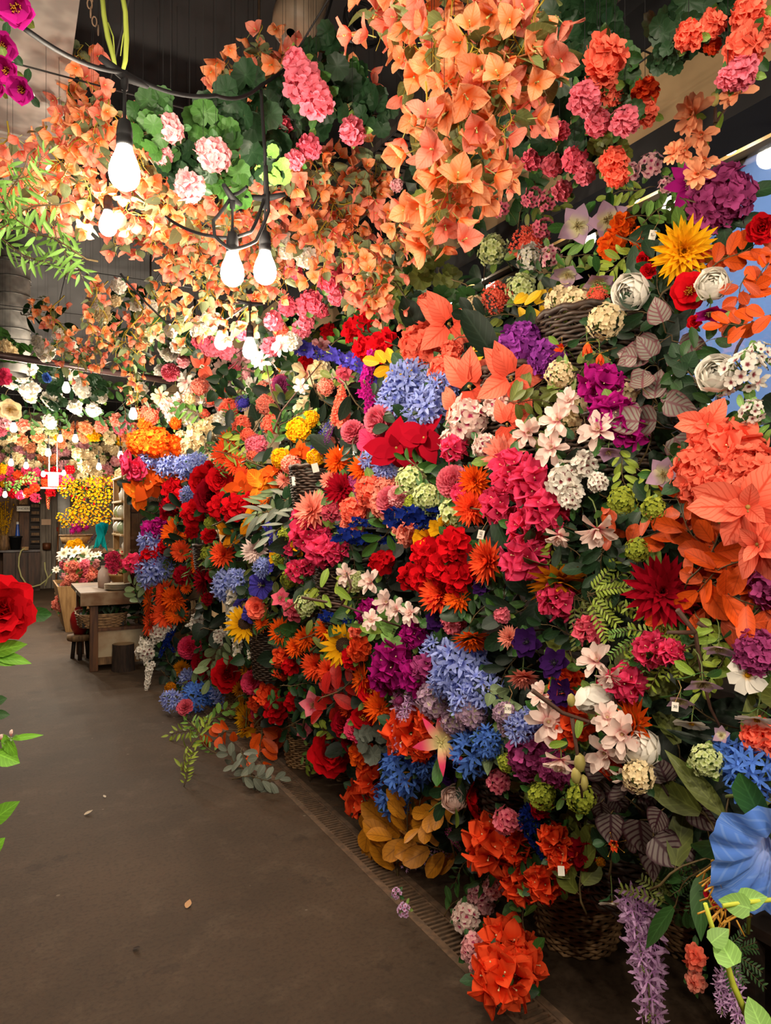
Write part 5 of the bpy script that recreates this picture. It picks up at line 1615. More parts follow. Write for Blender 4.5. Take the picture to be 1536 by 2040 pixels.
# far ceiling blossoms
FARP = [(0, 835), (110, 850), (240, 835), (330, 800), (300, 880), (250, 890), (240, 960), (160, 960), (0, 960)]
pts = []
for k in range(3000):
    u, v = R.uniform(-10, 330), R.uniform(800, 960)
    if not inside(FARP, u, v): continue
    if any((u - a) ** 2 + (v - b) ** 2 < 17 * 17 for a, b in pts): continue
    pts.append((u, v))
for u, v in pts:
    z = min(ceil_z(v, 2.9), 13.5) * R.uniform(.92, 1.0); p = at(u, v, z)
    c = R.choice(['peach', 'cream', 'peach', 'cream', 'cream', 'yellow', 'peach', 'lightpink'] if v > 860 else ['salmon', 'lightpink', 'peach', 'pink', 'cream', 'greenwhite'])
    spawn(R.choice(['bougainvillea', 'geranium', 'bougainvillea']), c, p, face(p) + V((0, 0, -.4)), 30 * z / FPX, desc=CN[c] + ' blossom cluster in the far ceiling'); tie(AUTO[-1][0], p)
pts2 = []
for k in range(90):
    u, v = R.uniform(-5, 140), R.uniform(935, 1005)
    if v > 1000 - abs(u - 60) * .35 + (8 if u < 40 else 0) or any((u - a) ** 2 + (v - b) ** 2 < 13 ** 2 for a, b in pts2): continue
    pts2.append((u, v)); z = 12.5; p = at(u, v, z); c = R.choice(['hotpink', 'red', 'hotpink', 'redorange'])
    spawn('bougainvillea', c, p, face(p) + V((0, 0, -.3)), 22 * z / FPX, desc=CN[c] + ' blossom cluster above the concierge counter'); tie(AUTO[-1][0], p)
for u, v in ((50, 955), (35, 965), (15, 968), (60, 945)): p = at(u, v, 12); leafy('branch', 'light', p, face(p), 24 * 12 / FPX, desc='green leafy tuft above the red ceiling blossoms')
spawn('wisteria', 'redorange', at(97, 975, 12.6), None, 1, spike_to=at(97, 1014, 12.6), desc='red hanging tassel in front of the grey post')
# ------------------------------------------------------------------ far end: back wall, counter, door, tools
def text(s, p, size, col, parent, rot=(PI / 2, 0, 0), ext=.002):
    cu = bpy.data.curves.new('lettering', 'FONT'); cu.body = s; cu.size = size; cu.extrude = ext; cu.align_x = 'CENTER'; cu.align_y = 'CENTER'
    cu.materials.append(mat('letter_' + col, col, .6)); o = bpy.data.objects.new('lettering', cu); COL.objects.link(o); dg = bpy.context.evaluated_depsgraph_get(); me = bpy.data.meshes.new_from_object(o.evaluated_get(dg)); bpy.data.objects.remove(o); o = link('lettering', me, parent); o.location = p; o.rotation_euler = rot; return o
def thing(name, loc, label, cat, **k): return root(name, loc, label, cat, **k)
YB = 17.25
def P(u, v, y): return at_y(u, v, y)
# plank wall of the concierge corner
a = P(-40, 1170, 16.9); b_ = P(81, 1170, 16.9)
r_ = thing('plank_screen', (0, 16.9, 0), 'brown plank wall panel behind the far counter', 'wall panel')
k = a.x
while k < b_.x - .05:
    w = R.uniform(.16, .26); w = min(w, b_.x - k); mb = MB(); mb.box(k, 0, 0, k + w - .008, .05, 2.3); bevel(part('plank', mb, R.choice([M_BROWNWOOD, M_OLDWOOD, M_BROWNWOOD]), r_)); k += w
sx = P(60, 1000, 16.85).x; ex = P(81, 1000, 16.85).x
r_ = thing('plank_rack', (sx, 16.7, 0), 'shallow dark rack of stacked boards beside the grey post', 'rack')
for k in range(7):
    z = .95 + .15 * k; mb = MB(); mb.box(0, 0, z, ex - sx, .12, z + .02); part('shelf_board', mb, M_DARKWOOD, r_)
    mb = MB(); mb.box(.02, .03, z + .02, ex - sx - .03, .12, z + R.uniform(.06, .11)); part('board', mb, M_OLDWOOD, r_)
mb = MB(); mb.box(-.02, .12, .85, ex - sx + .02, .14, 2.2); part('back_panel', mb, M_DARKWOOD, r_)
# counter
a = P(6, 1170, 16.2); b_ = P(80, 1170, 16.2)
r_ = thing('counter', (a.x, 16.2, 0), 'dark brown wooden counter at the far end of the aisle', 'counter')
W = b_.x - a.x
mb = MB(); mb.box(0, 0, 0, W, .6, .80); bevel(part('body', mb, mat('stained_walnut', '4a2f20', .6, col2='2f1d14', scale=4, stretch=(5, 5, .5)), r_))
mb = MB(); mb.box(-.06, -.05, .80, W, .64, .84); bevel(part('counter_top', mb, mat('worn_slate', '6d6a6c', .6, col2='4d4344', scale=5), r_))
for k in (1, 2): mb = MB(); mb.box(W * k / 3 - .01, -.012, .05, W * k / 3 + .01, 0, .78); part('batten', mb, M_DARKWOOD, r_)
p = P(31, 1097, 16.4); r_ = thing('plant_pot', (p.x, 16.4, .84), 'black plastic pot standing on the far counter', 'pot')
mb = MB(); mb.lathe([(.001, 0), (.085, 0), (.118, .25), (.128, .25), (.128, .28), (.11, .28), (.105, .24), (.08, .02)], 28); part('body', mb, mat('black_pot', '17191b', .5), r_)
mb = MB(); mb.lathe([(.001, .23), (.107, .235)], 28); part('soil', mb, M_DARKWOOD, r_)
p = P(35, 1072, 16.62); r_ = thing('water_jug', (p.x, 16.6, .84), 'slim blue bottle behind the black pot', 'bottle')
mb = MB(); mb.lathe([(.001, 0), (.045, 0), (.05, .1), (.045, .3), (.03, .42), (.022, .5), (.022, .53), (.001, .53)], 20); part('body', mb, mat('blue_plastic', '2f57b8', .3), r_)
mb = MB(); mb.lathe([(.025, .52), (.025, .57), (.001, .57)], 16); part('cap', mb, mat('white_plastic', 'e5e5e2', .4), r_)
r_ = thing('garden_hose', (P(42, 1100, 16.15).x, 16.1, .84), 'pale green garden hose looping down from the counter', 'hose')
o0 = V((P(42, 1100, 16.15).x, 16.1, .84)); mb = MB()
pp = [(50, 1092), (42, 1097), (38, 1110), (37, 1128), (42, 1148), (52, 1163), (65, 1169), (80, 1165), (92, 1156), (103, 1143)]
mb.tube([P(u, v, 16.08) - o0 for u, v in pp], .016, 7); part('hose', mb, mat('hose_green', 'b5b27a', .5), r_)
mb = MB(); mb.tube([P(89, 1120, 16.1) - o0, P(90, 1135, 16.08) - o0, P(95, 1150, 16.05) - o0, P(90, 1167, 16.05) - o0], .014, 7); part('hose_end', mb, mat('hose_green', 'b5b27a', .5), r_)
mb = MB(); q = P(50, 1091, 16.12) - o0; mb.box(q.x - .06, -.02, q.z - .05, q.x + .06, .08, q.z + .02); part('wooden_holder', mb, M_PALEWOOD, r_)
# bunch of dried yellow twigs at the far left
p = P(8, 1095, 16.3); r_ = thing('twig_bunch', (p.x, 16.3, .84), 'tall bunch of dry yellow-budded twigs on the far counter', 'twigs')
for k in range(26):
    mb = MB(); dx, dy = R.uniform(-.35, .2), R.uniform(-.1, .1); h = R.uniform(.7, 1.05); mb.tube([(R.uniform(-.04, .04), 0, 0), (dx * .5, dy, h * .55), (dx, dy * 2, h)], [.006, .004, .002], 4)
    for q in range(14): t = R.uniform(.45, 1); mb.ball((dx * t, dy * 2 * t, h * t), .016, 5, m=1)
    part('twig', mb, [mat('dry_twig', '9a7434', .8), petal_mat('d9a520')], r_)
mb = MB(); mb.lathe([(.001, 0), (.08, 0), (.1, .1), (.08, .25), (.085, .3)], 20); part('vase', mb, M_OLDWOOD, r_)
# white enamel sign
p = P(46.5, 1013.5, 16.6); r_ = thing('wall_sign', (p.x, 16.62, p.z), 'small white enamel CONCIERGE sign on the plank wall', 'sign')
mb = MB(); mb.box(-.125, -.012, -.055, .125, .0, .055); bevel(part('plate', mb, mat('enamel', 'e9e2cf', .35), r_), .012, 3)
text('CONCIERGE', (0, -.014, 0), .062, '2b2622', r_)
mb = MB(); mb.tube([(-.08, 0, .05), (0, 0, .16), (.08, 0, .05)], .004, 5); part('hanger', mb, M_IRON, r_)
mb = MB(); mb.box(-.08, 0, .09, .08, .04, .24); part('wood_block', mb, M_PALEWOOD, r_)
# weathered post / door with plaque, lock box, metal sheet
a = P(80, 1170, 16.6).x; b_ = P(114, 1170, 16.6).x; r_ = thing('weathered_door', (a, 16.6, 0), 'weathered grey wooden door beside the counter', 'door')
W = b_ - a
for k in range(3): mb = MB(); mb.box(W * k / 3, 0, 0, W * (k + 1) / 3 - .006, .06, 2.5); bevel(part('plank', mb, M_GREYWOOD, r_))
p = P(92, 1040, 16.58); mb = MB(); mb.box(p.x - a - .09, -.012, p.z - .06, p.x - a + .09, 0, p.z + .06); part('plaque', mb, mat('card_pink', 'cfae90', .8), r_)
p = P(93, 1087, 16.55); mb = MB(); mb.lathe([(.001, -.08), (.08, -.08), (.085, .05), (.06, .06), (.001, .06)], 18, TR(p.x - a, -.07, p.z)); part('lock_box', mb, mat('copper_brown', '6a3f24', .5, metal=.4), r_)
a = P(114, 1170, 16.9).x; b_ = P(139, 1000, 16.9).x; r_ = thing('metal_sheet', (a, 16.9, 0), 'grey metal sheet leaning behind the broom handles', 'panel')
mb = MB(); mb.box(0, 0, 0, b_ - a, .03, 2.5); bevel(part('sheet', mb, M_STEEL, r_)); mb = MB(); mb.box(b_ - a - .03, -.02, 0, b_ - a, 0, 2.5); part('edge_strip', mb, M_STEEL, r_)
for k, (u0, v0, u1, v1, c, lb) in enumerate(((115, 1053, 124, 1134, 'b3ada4', 'thin pole with red tip, lowest of the leaning poles'), (124, 1038, 130, 1110, 'c4beb4', 'grey pole leaning beside the brown pole, red tip'), (130, 1040, 130, 1100, 'c4beb4', 'pale pole, rightmost of the leaning poles'), (118, 1035, 113, 1130, '8a5a34', 'brown wooden pole leaning on the metal sheet'))):
    r_ = thing('broom_pole', P(u1, v1, 16.4), lb, 'pole'); d = P(u0, v0, 16.5) - P(u1, v1, 16.4); e = -d * (P(u1, v1, 16.4).z / d.z) if abs(d.z) > .01 else V((0, 0, -.5))
    mb = MB(); mb.tube([e, d], .017, 7); part('handle', mb, mat('pole_' + c, c, .4), r_); mb = MB(); mb.tube([d * .93, d * 1.03], .024, 8); part('tip', mb, mat('red_cap', 'a02018', .5) if k != 3 else M_PALEWOOD, r_)
# hanging box lamp
p = P(106, 962, 13); r_ = thing('hanging_lamp', p, 'small white hanging box lamp among red ceiling blossoms', 'lamp')
mb = MB(); mb.box(-.15, -.1, .14, .15, .1, .17); part('roof', mb, mat('white_metal', 'e8e4dc', .4), r_); mb = MB(); mb.box(-.08, -.07, -.06, .08, .07, .14); part('housing', mb, M_STEEL, r_)
mb = MB(); mb.box(-.19, -.1, -.1, .19, .1, -.08); part('tray', mb, mat('white_metal', 'e8e4dc', .4), r_)
for s in (-1, 1): mb = MB(); mb.tube([(s * .06, 0, .17), (s * .06, 0, .9)], .008, 5); part('rod', mb, mat('white_metal', 'e8e4dc', .4), r_)

# ------------------------------------------------------------------ workbench with shelf unit
TX0, TX1, TY0, TY1, TH = .60, 1.95, 7.40, 8.55, .775
r_ = thing('workbench', (TX0, TY0, 0), 'rustic wooden workbench with rusty edge past the flower bank', 'table')
mb = MB(); mb.box(0, 0, TH - .045, TX1 - TX0, TY1 - TY0, TH); bevel(part('bench_top', mb, mat('bench_top', '7d6242', .6, col2='4f3622', scale=4, stretch=(1, 6, 6)), r_))
mb = MB(); mb.box(.0, -.012, TH - .13, TX1 - TX0, .0, TH - .005); bevel(part('edge_rail', mb, mat('rust_rail', '6a4527', .55, metal=.2, col2='8d7458', scale=5), r_))
for x, y in ((.09, .03), (1.2, .03), (.05, 1.05), (1.2, 1.05)):
    mb = MB(); mb.box(x, y, 0, x + .075, y + .075, TH - .045); bevel(part('leg', mb, M_BROWNWOOD, r_))
mb = MB(); mb.box(.1, .05, .385, TX1 - TX0, 1.1, .415); part('lower_shelf', mb, M_BROWNWOOD, r_)
mb = MB(); mb.box(.15, .06, .13, TX1 - TX0, .08, .385); part('apron_panel', mb, mat('cream_rust_metal', 'b5a588', .5, col2='8f6a48', scale=2.5), r_)
mb = MB(); mb.box(.15, .04, .06, TX1 - TX0, .10, .13); part('stretcher', mb, M_OLDWOOD, r_)
# shelf unit on the bench
SX, SY0, SY1, ST = 1.03, 7.62, 8.50, 1.93
r_ = thing('shelf_unit', (SX, SY0, TH), 'narrow brown wooden shelf unit standing on the workbench', 'shelf')
H = ST - TH; D = SY1 - SY0
for x, y in ((0, 0), (0, D - .06), (.8, 0), (.8, D - .06)): mb = MB(); mb.box(x, y, 0, x + .06, y + .06, H); bevel(part('post', mb, mat('rust_post', '7a5634', .6, col2='a38356', scale=5, stretch=(5, 5, .8)), r_))
lv = [.16, .34, .53, .70, .88, H - .02]
for k, z in enumerate(lv): mb = MB(); mb.box(-.02, .06, z, .38, D - .06, z + .022); bevel(part('shelf_board', mb, mat('shelf_pine', 'c9a878', .6, col2='a5854f', scale=4), r_))
for k in range(7): mb = MB(); mb.box(.38, .06 + (D - .12) * k / 7, 0, .40, .06 + (D - .12) * (k + 1) / 7 - .006, H); part('slat', mb, M_BROWNWOOD, r_)
mb = MB()
for k in range(60): mb.tube([(.07 + .73 * k / 60, .03, .02), (.07 + .73 * k / 60, .03, H)], .006, 5)
part('reed_panel', mb, mat('reed', '6d4828', .6, col2='50341d', scale=9), r_)
for z in (.25, .5, .78, 1.0): mb = MB(); mb.box(.06, .015, z, .8, .03, z + .03); part('cross_bar', mb, M_BROWNWOOD, r_)
# vessels on the shelves
def vessel(p, prof, col, name, label, glass=False, rough=.3, group=None):
    r2 = thing(name, p, label, name.split('_')[-1], group=group); mb = MB(); mb.lathe(prof, 22)
    m_ = mat('glaze_' + col, col, rough); o = part('body', mb, m_, r2); mb = MB(); q = prof[-1]; mb.tube([(q[0] * math.cos(a), q[0] * math.sin(a), q[1]) for a in [6.2832 * i / 16 for i in range(17)]], .003, 5, cap=False); part('lip', mb, m_, r2); return r2
JUG = [(.001, 0), (.05, 0), (.075, .04), (.08, .075), (.06, .12), (.03, .14), (.028, .155), (.035, .165)]
TALL = [(.001, 0), (.035, 0), (.04, .08), (.02, .11), (.018, .145), (.024, .15)]
VL = ((3, .15, .25, JUG, 'c9c8b4', 'round_jar', 'round grey-green jar on the third shelf from the top, front'), (3, .2, .55, JUG, 'a8b07a', 'round_jar', 'green round jar on the third shelf from the top, back'), (2, .12, .22, JUG, '9fb08c', 'round_jar', 'striped green gourd jar on the fourth shelf down'), (2, .12, .5, [(r * 1.1, z) for r, z in JUG], 'e0dccb', 'round_jar', 'large cream gourd jar on the fourth shelf down'),
      (4, .15, .4, TALL, 'e6e2d6', 'glass_bottle', 'slim white bottle on the second shelf from the top'), (0, .12, .3, TALL, 'd2b878', 'glass_bottle', 'amber bottle on the lowest shelf, front'), (0, .1, .55, TALL, 'c8b68e', 'glass_bottle', 'straw-coloured bottle on the lowest shelf, back'), (1, .1, .15, TALL, 'e8e4da', 'glass_bottle', 'small white bottle on the second lowest shelf'))
for lvk, x, y, pf, c, nm, lb in VL: vessel((SX + .035 + x * .1, SY0 + y + .08, TH + lv[lvk] + .022), pf, c, nm, lb)
# plates, bowl, bottle, goblet on the bench
for k in range(5):
    r2 = thing('plate', (TX0 + .36, TY0 + .17, TH + .012 * k), ['lowest', 'second lowest', 'middle', 'second', 'topmost'][k] + ' white plate of the stack on the workbench', 'plate', group='stacked white plates')
    mb = MB(); mb.lathe([(.001, .002), (.07, .002), (.075, 0), (.08, .002), (.125, .012), (.127, .014), (.12, .014), (.08, .006), (.001, .006)], 32); part('body', mb, mat('white_china', 'e5dcc8', .25), r2)
    mb = MB(); mb.tube([(.126 * math.cos(a), .126 * math.sin(a), .0135) for a in [6.2832 * i / 32 for i in range(33)]], .0015, 4, cap=False); part('rim', mb, mat('china_rim', 'c9b898', .3), r2)
vessel((TX0 + .46, TY0 + .48, TH), [(.001, 0), (.09, 0), (.1, .02), (.145, .115), (.155, .12), (.155, .14), (.14, .14), (.09, .03)], 'cfa066', 'clay_bowl', 'wide tan clay bowl behind the stacked plates')
vessel((TX0 + .60, TY0 + .16, TH), [(.001, 0), (.055, 0), (.06, .01), (.06, .085), (.05, .11), (.025, .125), (.024, .15), (.032, .155), (.032, .17)], '5a0c1e', 'glass_bottle', 'dark ruby glass bottle beside the plates', rough=.08)
vessel((TX0 + .68, TY0 + .2, TH), [(.001, 0), (.05, 0), (.055, .01), (.055, .08), (.045, .1), (.022, .115), (.024, .14)], '4a0a1a', 'glass_bottle', 'second ruby glass bottle, behind the first', rough=.08)
vessel((TX0 + .27, TY0 + .5, TH), [(.001, 0), (.06, 0), (.065, .12), (.055, .17), (.03, .2), (.03, .22)], 'e6cfc4', 'glass_jar', 'pale pink glass jar behind the stacked plates', rough=.1)
vessel((TX0 + .83, TY0 + .12, TH), [(.001, 0), (.05, .004), (.015, .02), (.012, .07), (.05, .12), (.055, .17), (.05, .19)], 'b9a98e', 'goblet_vase', 'footed metal vase holding green leaves on the bench')
p = V((TX0 + .83, TY0 + .12, TH + .22)); leafy('branch', 'green', p, face(p), .26, desc='green leaves in the footed vase on the bench'); leafy('sage', 'sage', p + V((-.06, .05, -.02)), face(p), .2, desc='grey-green leaves beside the footed vase')
p = V((TX0 + .42, TY0 + .44, TH + .25)); spawn('camellia', 'salmon', p, face(p), .17, desc='red and white amaryllis in the clay bowl'); spawn('lily', 'red', p + V((.02, -.06, .03)), face(p), .2, desc='red striped lily above the clay bowl'); p = p + V((.06, .0, -.06)); leafy('lance', 'sage', p, face(p), .2, desc='narrow leaves in the clay bowl')
for u, v, s in ((228, 1110, 26), (222, 1125, 24), (235, 1122, 24), (218, 1112, 20), (226, 1135, 20), (265, 1122, 24), (258, 1118, 18)):
    p = at(u, v, 7.0); spawn('bougainvillea', 'hotpink', p, face(p), s * 7 / FPX * 1.1, desc='hot pink bougainvillea on the workbench')
# under the bench
def oblong_basket(p, a, b, h, label):
    r2 = thing('wicker_tray', p, label, 'basket'); mb = MB(); N = 60
    for k in range(int(h / .014)):
        z = .006 + .014 * k; f = .86 + .14 * z / h; mb.tube([V(((a * f + .006 * math.sin(15 * 6.2832 * i / N + PI * k)) * math.copysign(abs(math.cos(6.2832 * i / N)) ** .5, math.cos(6.2832 * i / N)), (b * f + .006 * math.sin(15 * 6.2832 * i / N + PI * k)) * math.copysign(abs(math.sin(6.2832 * i / N)) ** .5, math.sin(6.2832 * i / N)), z)) for i in range(N + 1)], .0068, 5, cap=False)
    part('weave', mb, mat('willow_wicker', '7a5c3e', .6, col2='553d28', scale=25), r2)
    mb = MB(); mb.box(-a * .8, -b * .8, .005, a * .8, b * .8, h * .75); part('liner', mb, M_BLACK, r2); return r2
oblong_basket((TX0 + .22, TY0 + .3, .415), .24, .26, .15, 'wicker tray of dark plants on the bench shelf, outer one'); oblong_basket((TX0 + .72, TY0 + .36, .415), .2, .22, .11, 'wicker tray of broad leaves on the bench shelf, inner one')
for k in range(9):
    p = V((TX0 + .08 + .1 * k, TY0 + .2 + R.uniform(-.05, .15), .62 + R.uniform(-.04, .04))); leafy('lance' if k < 4 else 'camellia', 'dark' if k % 3 else 'mid', p, face(p), R.uniform(.26, .34), desc='dark leafy plant in the wicker tray under the bench', group='dark leafy plants in the trays under the bench')
p = V((TX0 + .3, TY0 + .2, .68)); leafy('branch', 'light', V((TX0 + .72, TY0 + .25, .7)), face(p), .2, desc='light green leaves under the workbench'); spawn('azalea', 'redorange', V((TX0 + .4, TY0 + .1, .69)), face(p), .1, desc='red-orange bloom under the workbench edge')
q = V((TX0 + 1.05, TY0 + .12, .415)); r2 = thing('slat_lantern', q, 'slatted wooden lantern basket with handle under the bench', 'lantern')
for k in range(22): a = 6.2832 * k / 22; mb = MB(); mb.tube([(.115 * math.cos(a), .115 * math.sin(a), 0), (.125 * math.cos(a), .125 * math.sin(a), .12), (.095 * math.cos(a), .095 * math.sin(a), .25)], .005, 5); part('slat', mb, M_PALEWOOD, r2)
for z, rr in ((.01, .115), (.25, .095)): mb = MB(); mb.tube([(rr * math.cos(6.2832 * i / 24), rr * math.sin(6.2832 * i / 24), z) for i in range(25)], .007, 5, cap=False); part('hoop', mb, M_PALEWOOD, r2)
mb = MB(); mb.tube([(-.1, -.06, .25), (-.07, -.1, .16), (0, -.13, .13), (.07, -.1, .16), (.1, -.06, .25)], .005, 5); part('handle', mb, M_PALEWOOD, r2)
r2 = thing('tree_stump', (at(246, 1334, 6.98).x, at(246, 1334, 6.98).y, 0), 'dark round tree stump standing on the floor before the bench', 'stump')
mb = MB(); mb.lathe([(.112, 0), (.105, .05), (.1, .2), (.102, .26)], 30, wav=lambda a, z: .03 * math.sin(9 * a) + .02 * math.sin(17 * a)); part('bark', mb, mat('bark', '3a2a20', .9, col2='241a14', scale=14, stretch=(4, 4, .6), bump=.3), r2)
mb = MB(); mb.lathe([(.001, .262), (.1, .261)], 30); part('cut_face', mb, mat('cut_wood', '7d6444', .8, col2='5e4a33', scale=6), r2)
q = at(160, 1318, 7.55); q.z = 0
r2 = thing('slab_stool', (q.x, q.y, 0), 'low stool of a round wood slab beside the bench leg', 'stool')
mb = MB(); mb.lathe([(.001, .2), (.125, .2), (.13, .21), (.128, .255), (.001, .258)], 30, wav=lambda a, z: .03 * math.sin(5 * a)); part('seat', mb, M_OLDWOOD, r2)
for k in range(3): a = 2.1 * k + .4; mb = MB(); mb.tube([(.07 * math.cos(a), .07 * math.sin(a), .2), (.09 * math.cos(a), .09 * math.sin(a), 0)], .022, 7); part('leg', mb, M_DARKWOOD, r2)
vessel((q.x + .0, q.y + .04, .258), [(.001, 0), (.06, 0), (.09, .07), (.1, .15), (.085, .22), (.05, .26), (.05, .28)], 'a81f22', 'ceramic_vase', 'red ceramic vase standing on the slab stool')
vessel((q.x + .22, q.y + .1, .0), [(.001, 0), (.1, 0), (.13, .12), (.15, .3), (.15, .36), (.13, .36)], '1d2420', 'dark_pot', 'dark green pot behind the slab stool')
# planter boxes with pink blossoms, white stars, yellow and purple flowers
q = at(145, 1255, 9.5); q.z = 0
r2 = thing('planter_box', q, 'tan tapered wooden planter under pink blossoms', 'planter')
for s in ((0, 0), (0, 1)):
    mb = MB(); y0, y1 = (-.2, -.18) if s[1] == 0 else (.9, .92); mb.v = []; pts_ = [(-.1, y0, 0), (.3, y0, 0), (.3, y0, .6), (-.2, y0, .6), (-.1, y1, 0), (.3, y1, 0), (.3, y1, .6), (-.2, y1, .6)]
    ix = [mb.add(V(t_)) for t_ in pts_]
    for f_ in ((0, 1, 2, 3), (7, 6, 5, 4), (0, 4, 5, 1), (1, 5, 6, 2), (2, 6, 7, 3), (3, 7, 4, 0)): mb.quad(*[ix[k] for k in f_], flat=True)
    part('end_board', mb, M_PALEWOOD, r2)
mb = MB(); ix = [mb.add(V(t_)) for t_ in ((-.1, -.19, 0), (-.1, .91, 0), (-.2, .91, .6), (-.2, -.19, .6), (-.08, -.19, 0), (-.08, .91, 0), (-.18, .91, .6), (-.18, -.19, .6))]
for f_ in ((0, 3, 2, 1), (4, 5, 6, 7), (0, 4, 7, 3), (1, 2, 6, 5), (3, 7, 6, 2)): mb.quad(*[ix[k] for k in f_], flat=True)
part('side_board', mb, M_PALEWOOD, r2); mb = MB(); mb.box(-.17, -.18, .5, .3, .9, .55); part('soil', mb, M_DARKWOOD, r2)
r2 = thing('display_bench', (.85, 11.0, 0), 'stepped dark bench under the white lilies and yellow pompoms', 'bench')
for k, (y0, y1, h) in enumerate(((0, .5, .7), (.5, 1.4, 1.0))):
    mb = MB(); mb.box(0, y0, h - .04, .85, y1, h); bevel(part('step_board', mb, M_OLDWOOD, r2))
    mb = MB(); mb.box(.02, y0 + .02, 0, .06, y1 - .02, h - .04); part('side_panel', mb, M_DARKWOOD, r2)
    mb = MB(); mb.box(.06, y0 + .02, 0, .85, y0 + .04, h - .04); part('front_panel', mb, M_DARKWOOD, r2)
q2 = at(132, 1228, 10.9); q2.z = 0; r2 = thing('wooden_crate', q2, 'small pale wooden crate on the floor behind the planter', 'crate')
mb = MB(); mb.box(-.12, -.1, 0, .3, .5, .28); bevel(part('body', mb, M_PALEWOOD, r2)); mb = MB(); mb.box(-.14, -.12, .28, .32, .52, .31); bevel(part('lid', mb, M_OLDWOOD, r2))
pts = []
for k in range(400):
    u, v = R.uniform(112, 190), R.uniform(1122, 1215)
    if u < 160 - (v - 1115) * .62 and u < 128 or any((u - a) ** 2 + (v - b) ** 2 < 100 for a, b in pts) or (u > 165 and v > 1150): continue
    pts.append((u, v)); p = at(u, v, 9.6 + R.uniform(-.1, .4)); spawn('geranium', R.choice(['salmon', 'pink', 'salmon', 'lightpink']), p, face(p), 25 * 9.6 / FPX, desc='pink blossom cluster cascading over the planter box', group='pink blossom clusters over the planter box')
for u, v, s in ((128, 1102, 34), (150, 1100, 34), (168, 1104, 38), (180, 1108, 24), (140, 1120, 22), (160, 1122, 22), (112, 1135, 18), (195, 1105, 20), (122, 1112, 20), (148, 1128, 18)):
    p = at(u, v, 9.8); spawn('clematis', 'white', p, face(p) + V((0, 0, .3)), s * 9.8 / FPX, desc='large white star lily above the pink planter')
for u, v, s in ((142, 1085, 22), (155, 1082, 22), (150, 1092, 20), (162, 1090, 18), (135, 1092, 16)): p = at(u, v, 10.4); spawn('marigold', 'yellow', p, face(p), s * 10.4 / FPX, desc='yellow pompom below the tan bark basket')
p = at(152, 1070, 11.0); r2 = thing('bark_basket', p - V((0, 0, .1)), 'shallow tan bark basket above the yellow pompoms', 'basket'); mb = MB(); mb.lathe([(.001, 0), (.2, 0), (.24, .13), (.235, .13), (.2, .02)], 26); part('body', mb, M_PALEWOOD, r2); mb = MB(); mb.tube([(.24 * math.cos(6.2832 * i / 26), .24 * math.sin(6.2832 * i / 26), .13) for i in range(27)], .012, 5, cap=False); part('rim', mb, M_OLDWOOD, r2)
for u, v, s in ((150, 1048, 24), (165, 1042, 24), (158, 1055, 20), (172, 1050, 18), (145, 1058, 16)): p = at(u, v, 11); spawn('allium', 'magenta', p, face(p), s * 11 / FPX, desc='fluffy magenta head above the bark basket')
for u, v, s in ((182, 1075, 22), (195, 1082, 22), (188, 1092, 20), (175, 1082, 18), (200, 1095, 18)): p = at(u, v, 9.6); spawn('statice', 'darkpurple', p, None, 1, spike_to=p + V((.1, -.05, .12)), desc='dark lavender bundle beside the turquoise plume')
pts = []
for k in range(500):
    u, v = R.uniform(120, 222), R.uniform(955, 1060)
    lim = 1045 if u < 150 else 1050
    if v > lim or (u < 150 and 985 < v < 1020) or (u < 185 and v < 1000 and R.random() < .7) or any((u - a) ** 2 + (v - b) ** 2 < 125 for a, b in pts): continue
    if len(pts) > 44: break
    pts.append((u, v)); p = at(u, v, 10.2); spawn('forsythia', 'yellow', p, face(p), 19 * 10.2 / FPX, name='forsythia', desc='yellow forsythia blossom beside the shelf unit', group='yellow forsythia blossoms beside the shelf unit')
b = MB(); o0 = at(210, 1060, 10.2)
for a_, b_ in (((215, 1060), (150, 1040)), ((215, 1050), (180, 990)), ((218, 1040), (205, 970)), ((215, 1020), (165, 1000)), ((190, 1000), (160, 992))): b.tube([at(*a_, 10.25) - o0, at((a_[0] + b_[0]) / 2, (a_[1] + b_[1]) / 2 - 4, 10.2) - o0, at(*b_, 10.2) - o0], [.012, .009, .004], 5)
o = link('forsythia_branch', b.mesh('forsythia_branch', M_DSTEM)); o.location = o0; tag(o, 'bare brown branch carrying the yellow forsythia', 'branch')
for u, v in ((143, 985), (152, 988), (168, 992), (187, 1000), (164, 968), (172, 970)): p = at(u, v, 10); spawn('fuchsia_bud', 'red', p, -UP, 12 * 10 / FPX, desc='red drooping bud below the far yellow blossoms', group='red buds below the far yellow blossoms')
# turquoise feather plume
p = at(207, 1060, 8.0); r2 = thing('feather_plume', p, 'bright turquoise feather plume hanging beside the shelf unit', 'feathers')
for k in range(9):
    mb = MB(); a = -0.9 + .22 * k; mb.petal(frame(-FW) @ RZ(PI + a * .5) @ RX(R.uniform(-.2, .35)) @ TR(0, -.1, .012 * k), R.uniform(.24, .34), .085, 'lance', .5, .4, 4, 6, .05); part('feather', mb, petal_mat('17a3a6', '0d7f8c'), r2)
# debris on the floor
for k, (u, v, s, c, lb) in enumerate(((168, 1625, .03, 'c9bca6', 'pale fallen petal scrap on the floor, upper one'), (372, 1811, .028, 'c49a70', 'small tan scrap of paper near the middle of the floor'), (265, 1892, .02, '2a1c16', 'dark speck of debris on the near floor'), (210, 1590, .016, 'd4c8b4', 'tiny pale fleck beside the fallen petal'))):
    z = 1.5 * FPX / (v - HORIZON); p = at(u, v, z); mb = MB(); mb.petal(RZ(R.random() * 6) @ RX(.1), s * 1.5, s, 'point', .3, .4, 3, 4); o = link('floor_scrap', mb.mesh('floor_scrap', mat('scrap_' + c, c, .8))); o.location = (p.x, p.y, .004); tag(o, lb, 'debris')
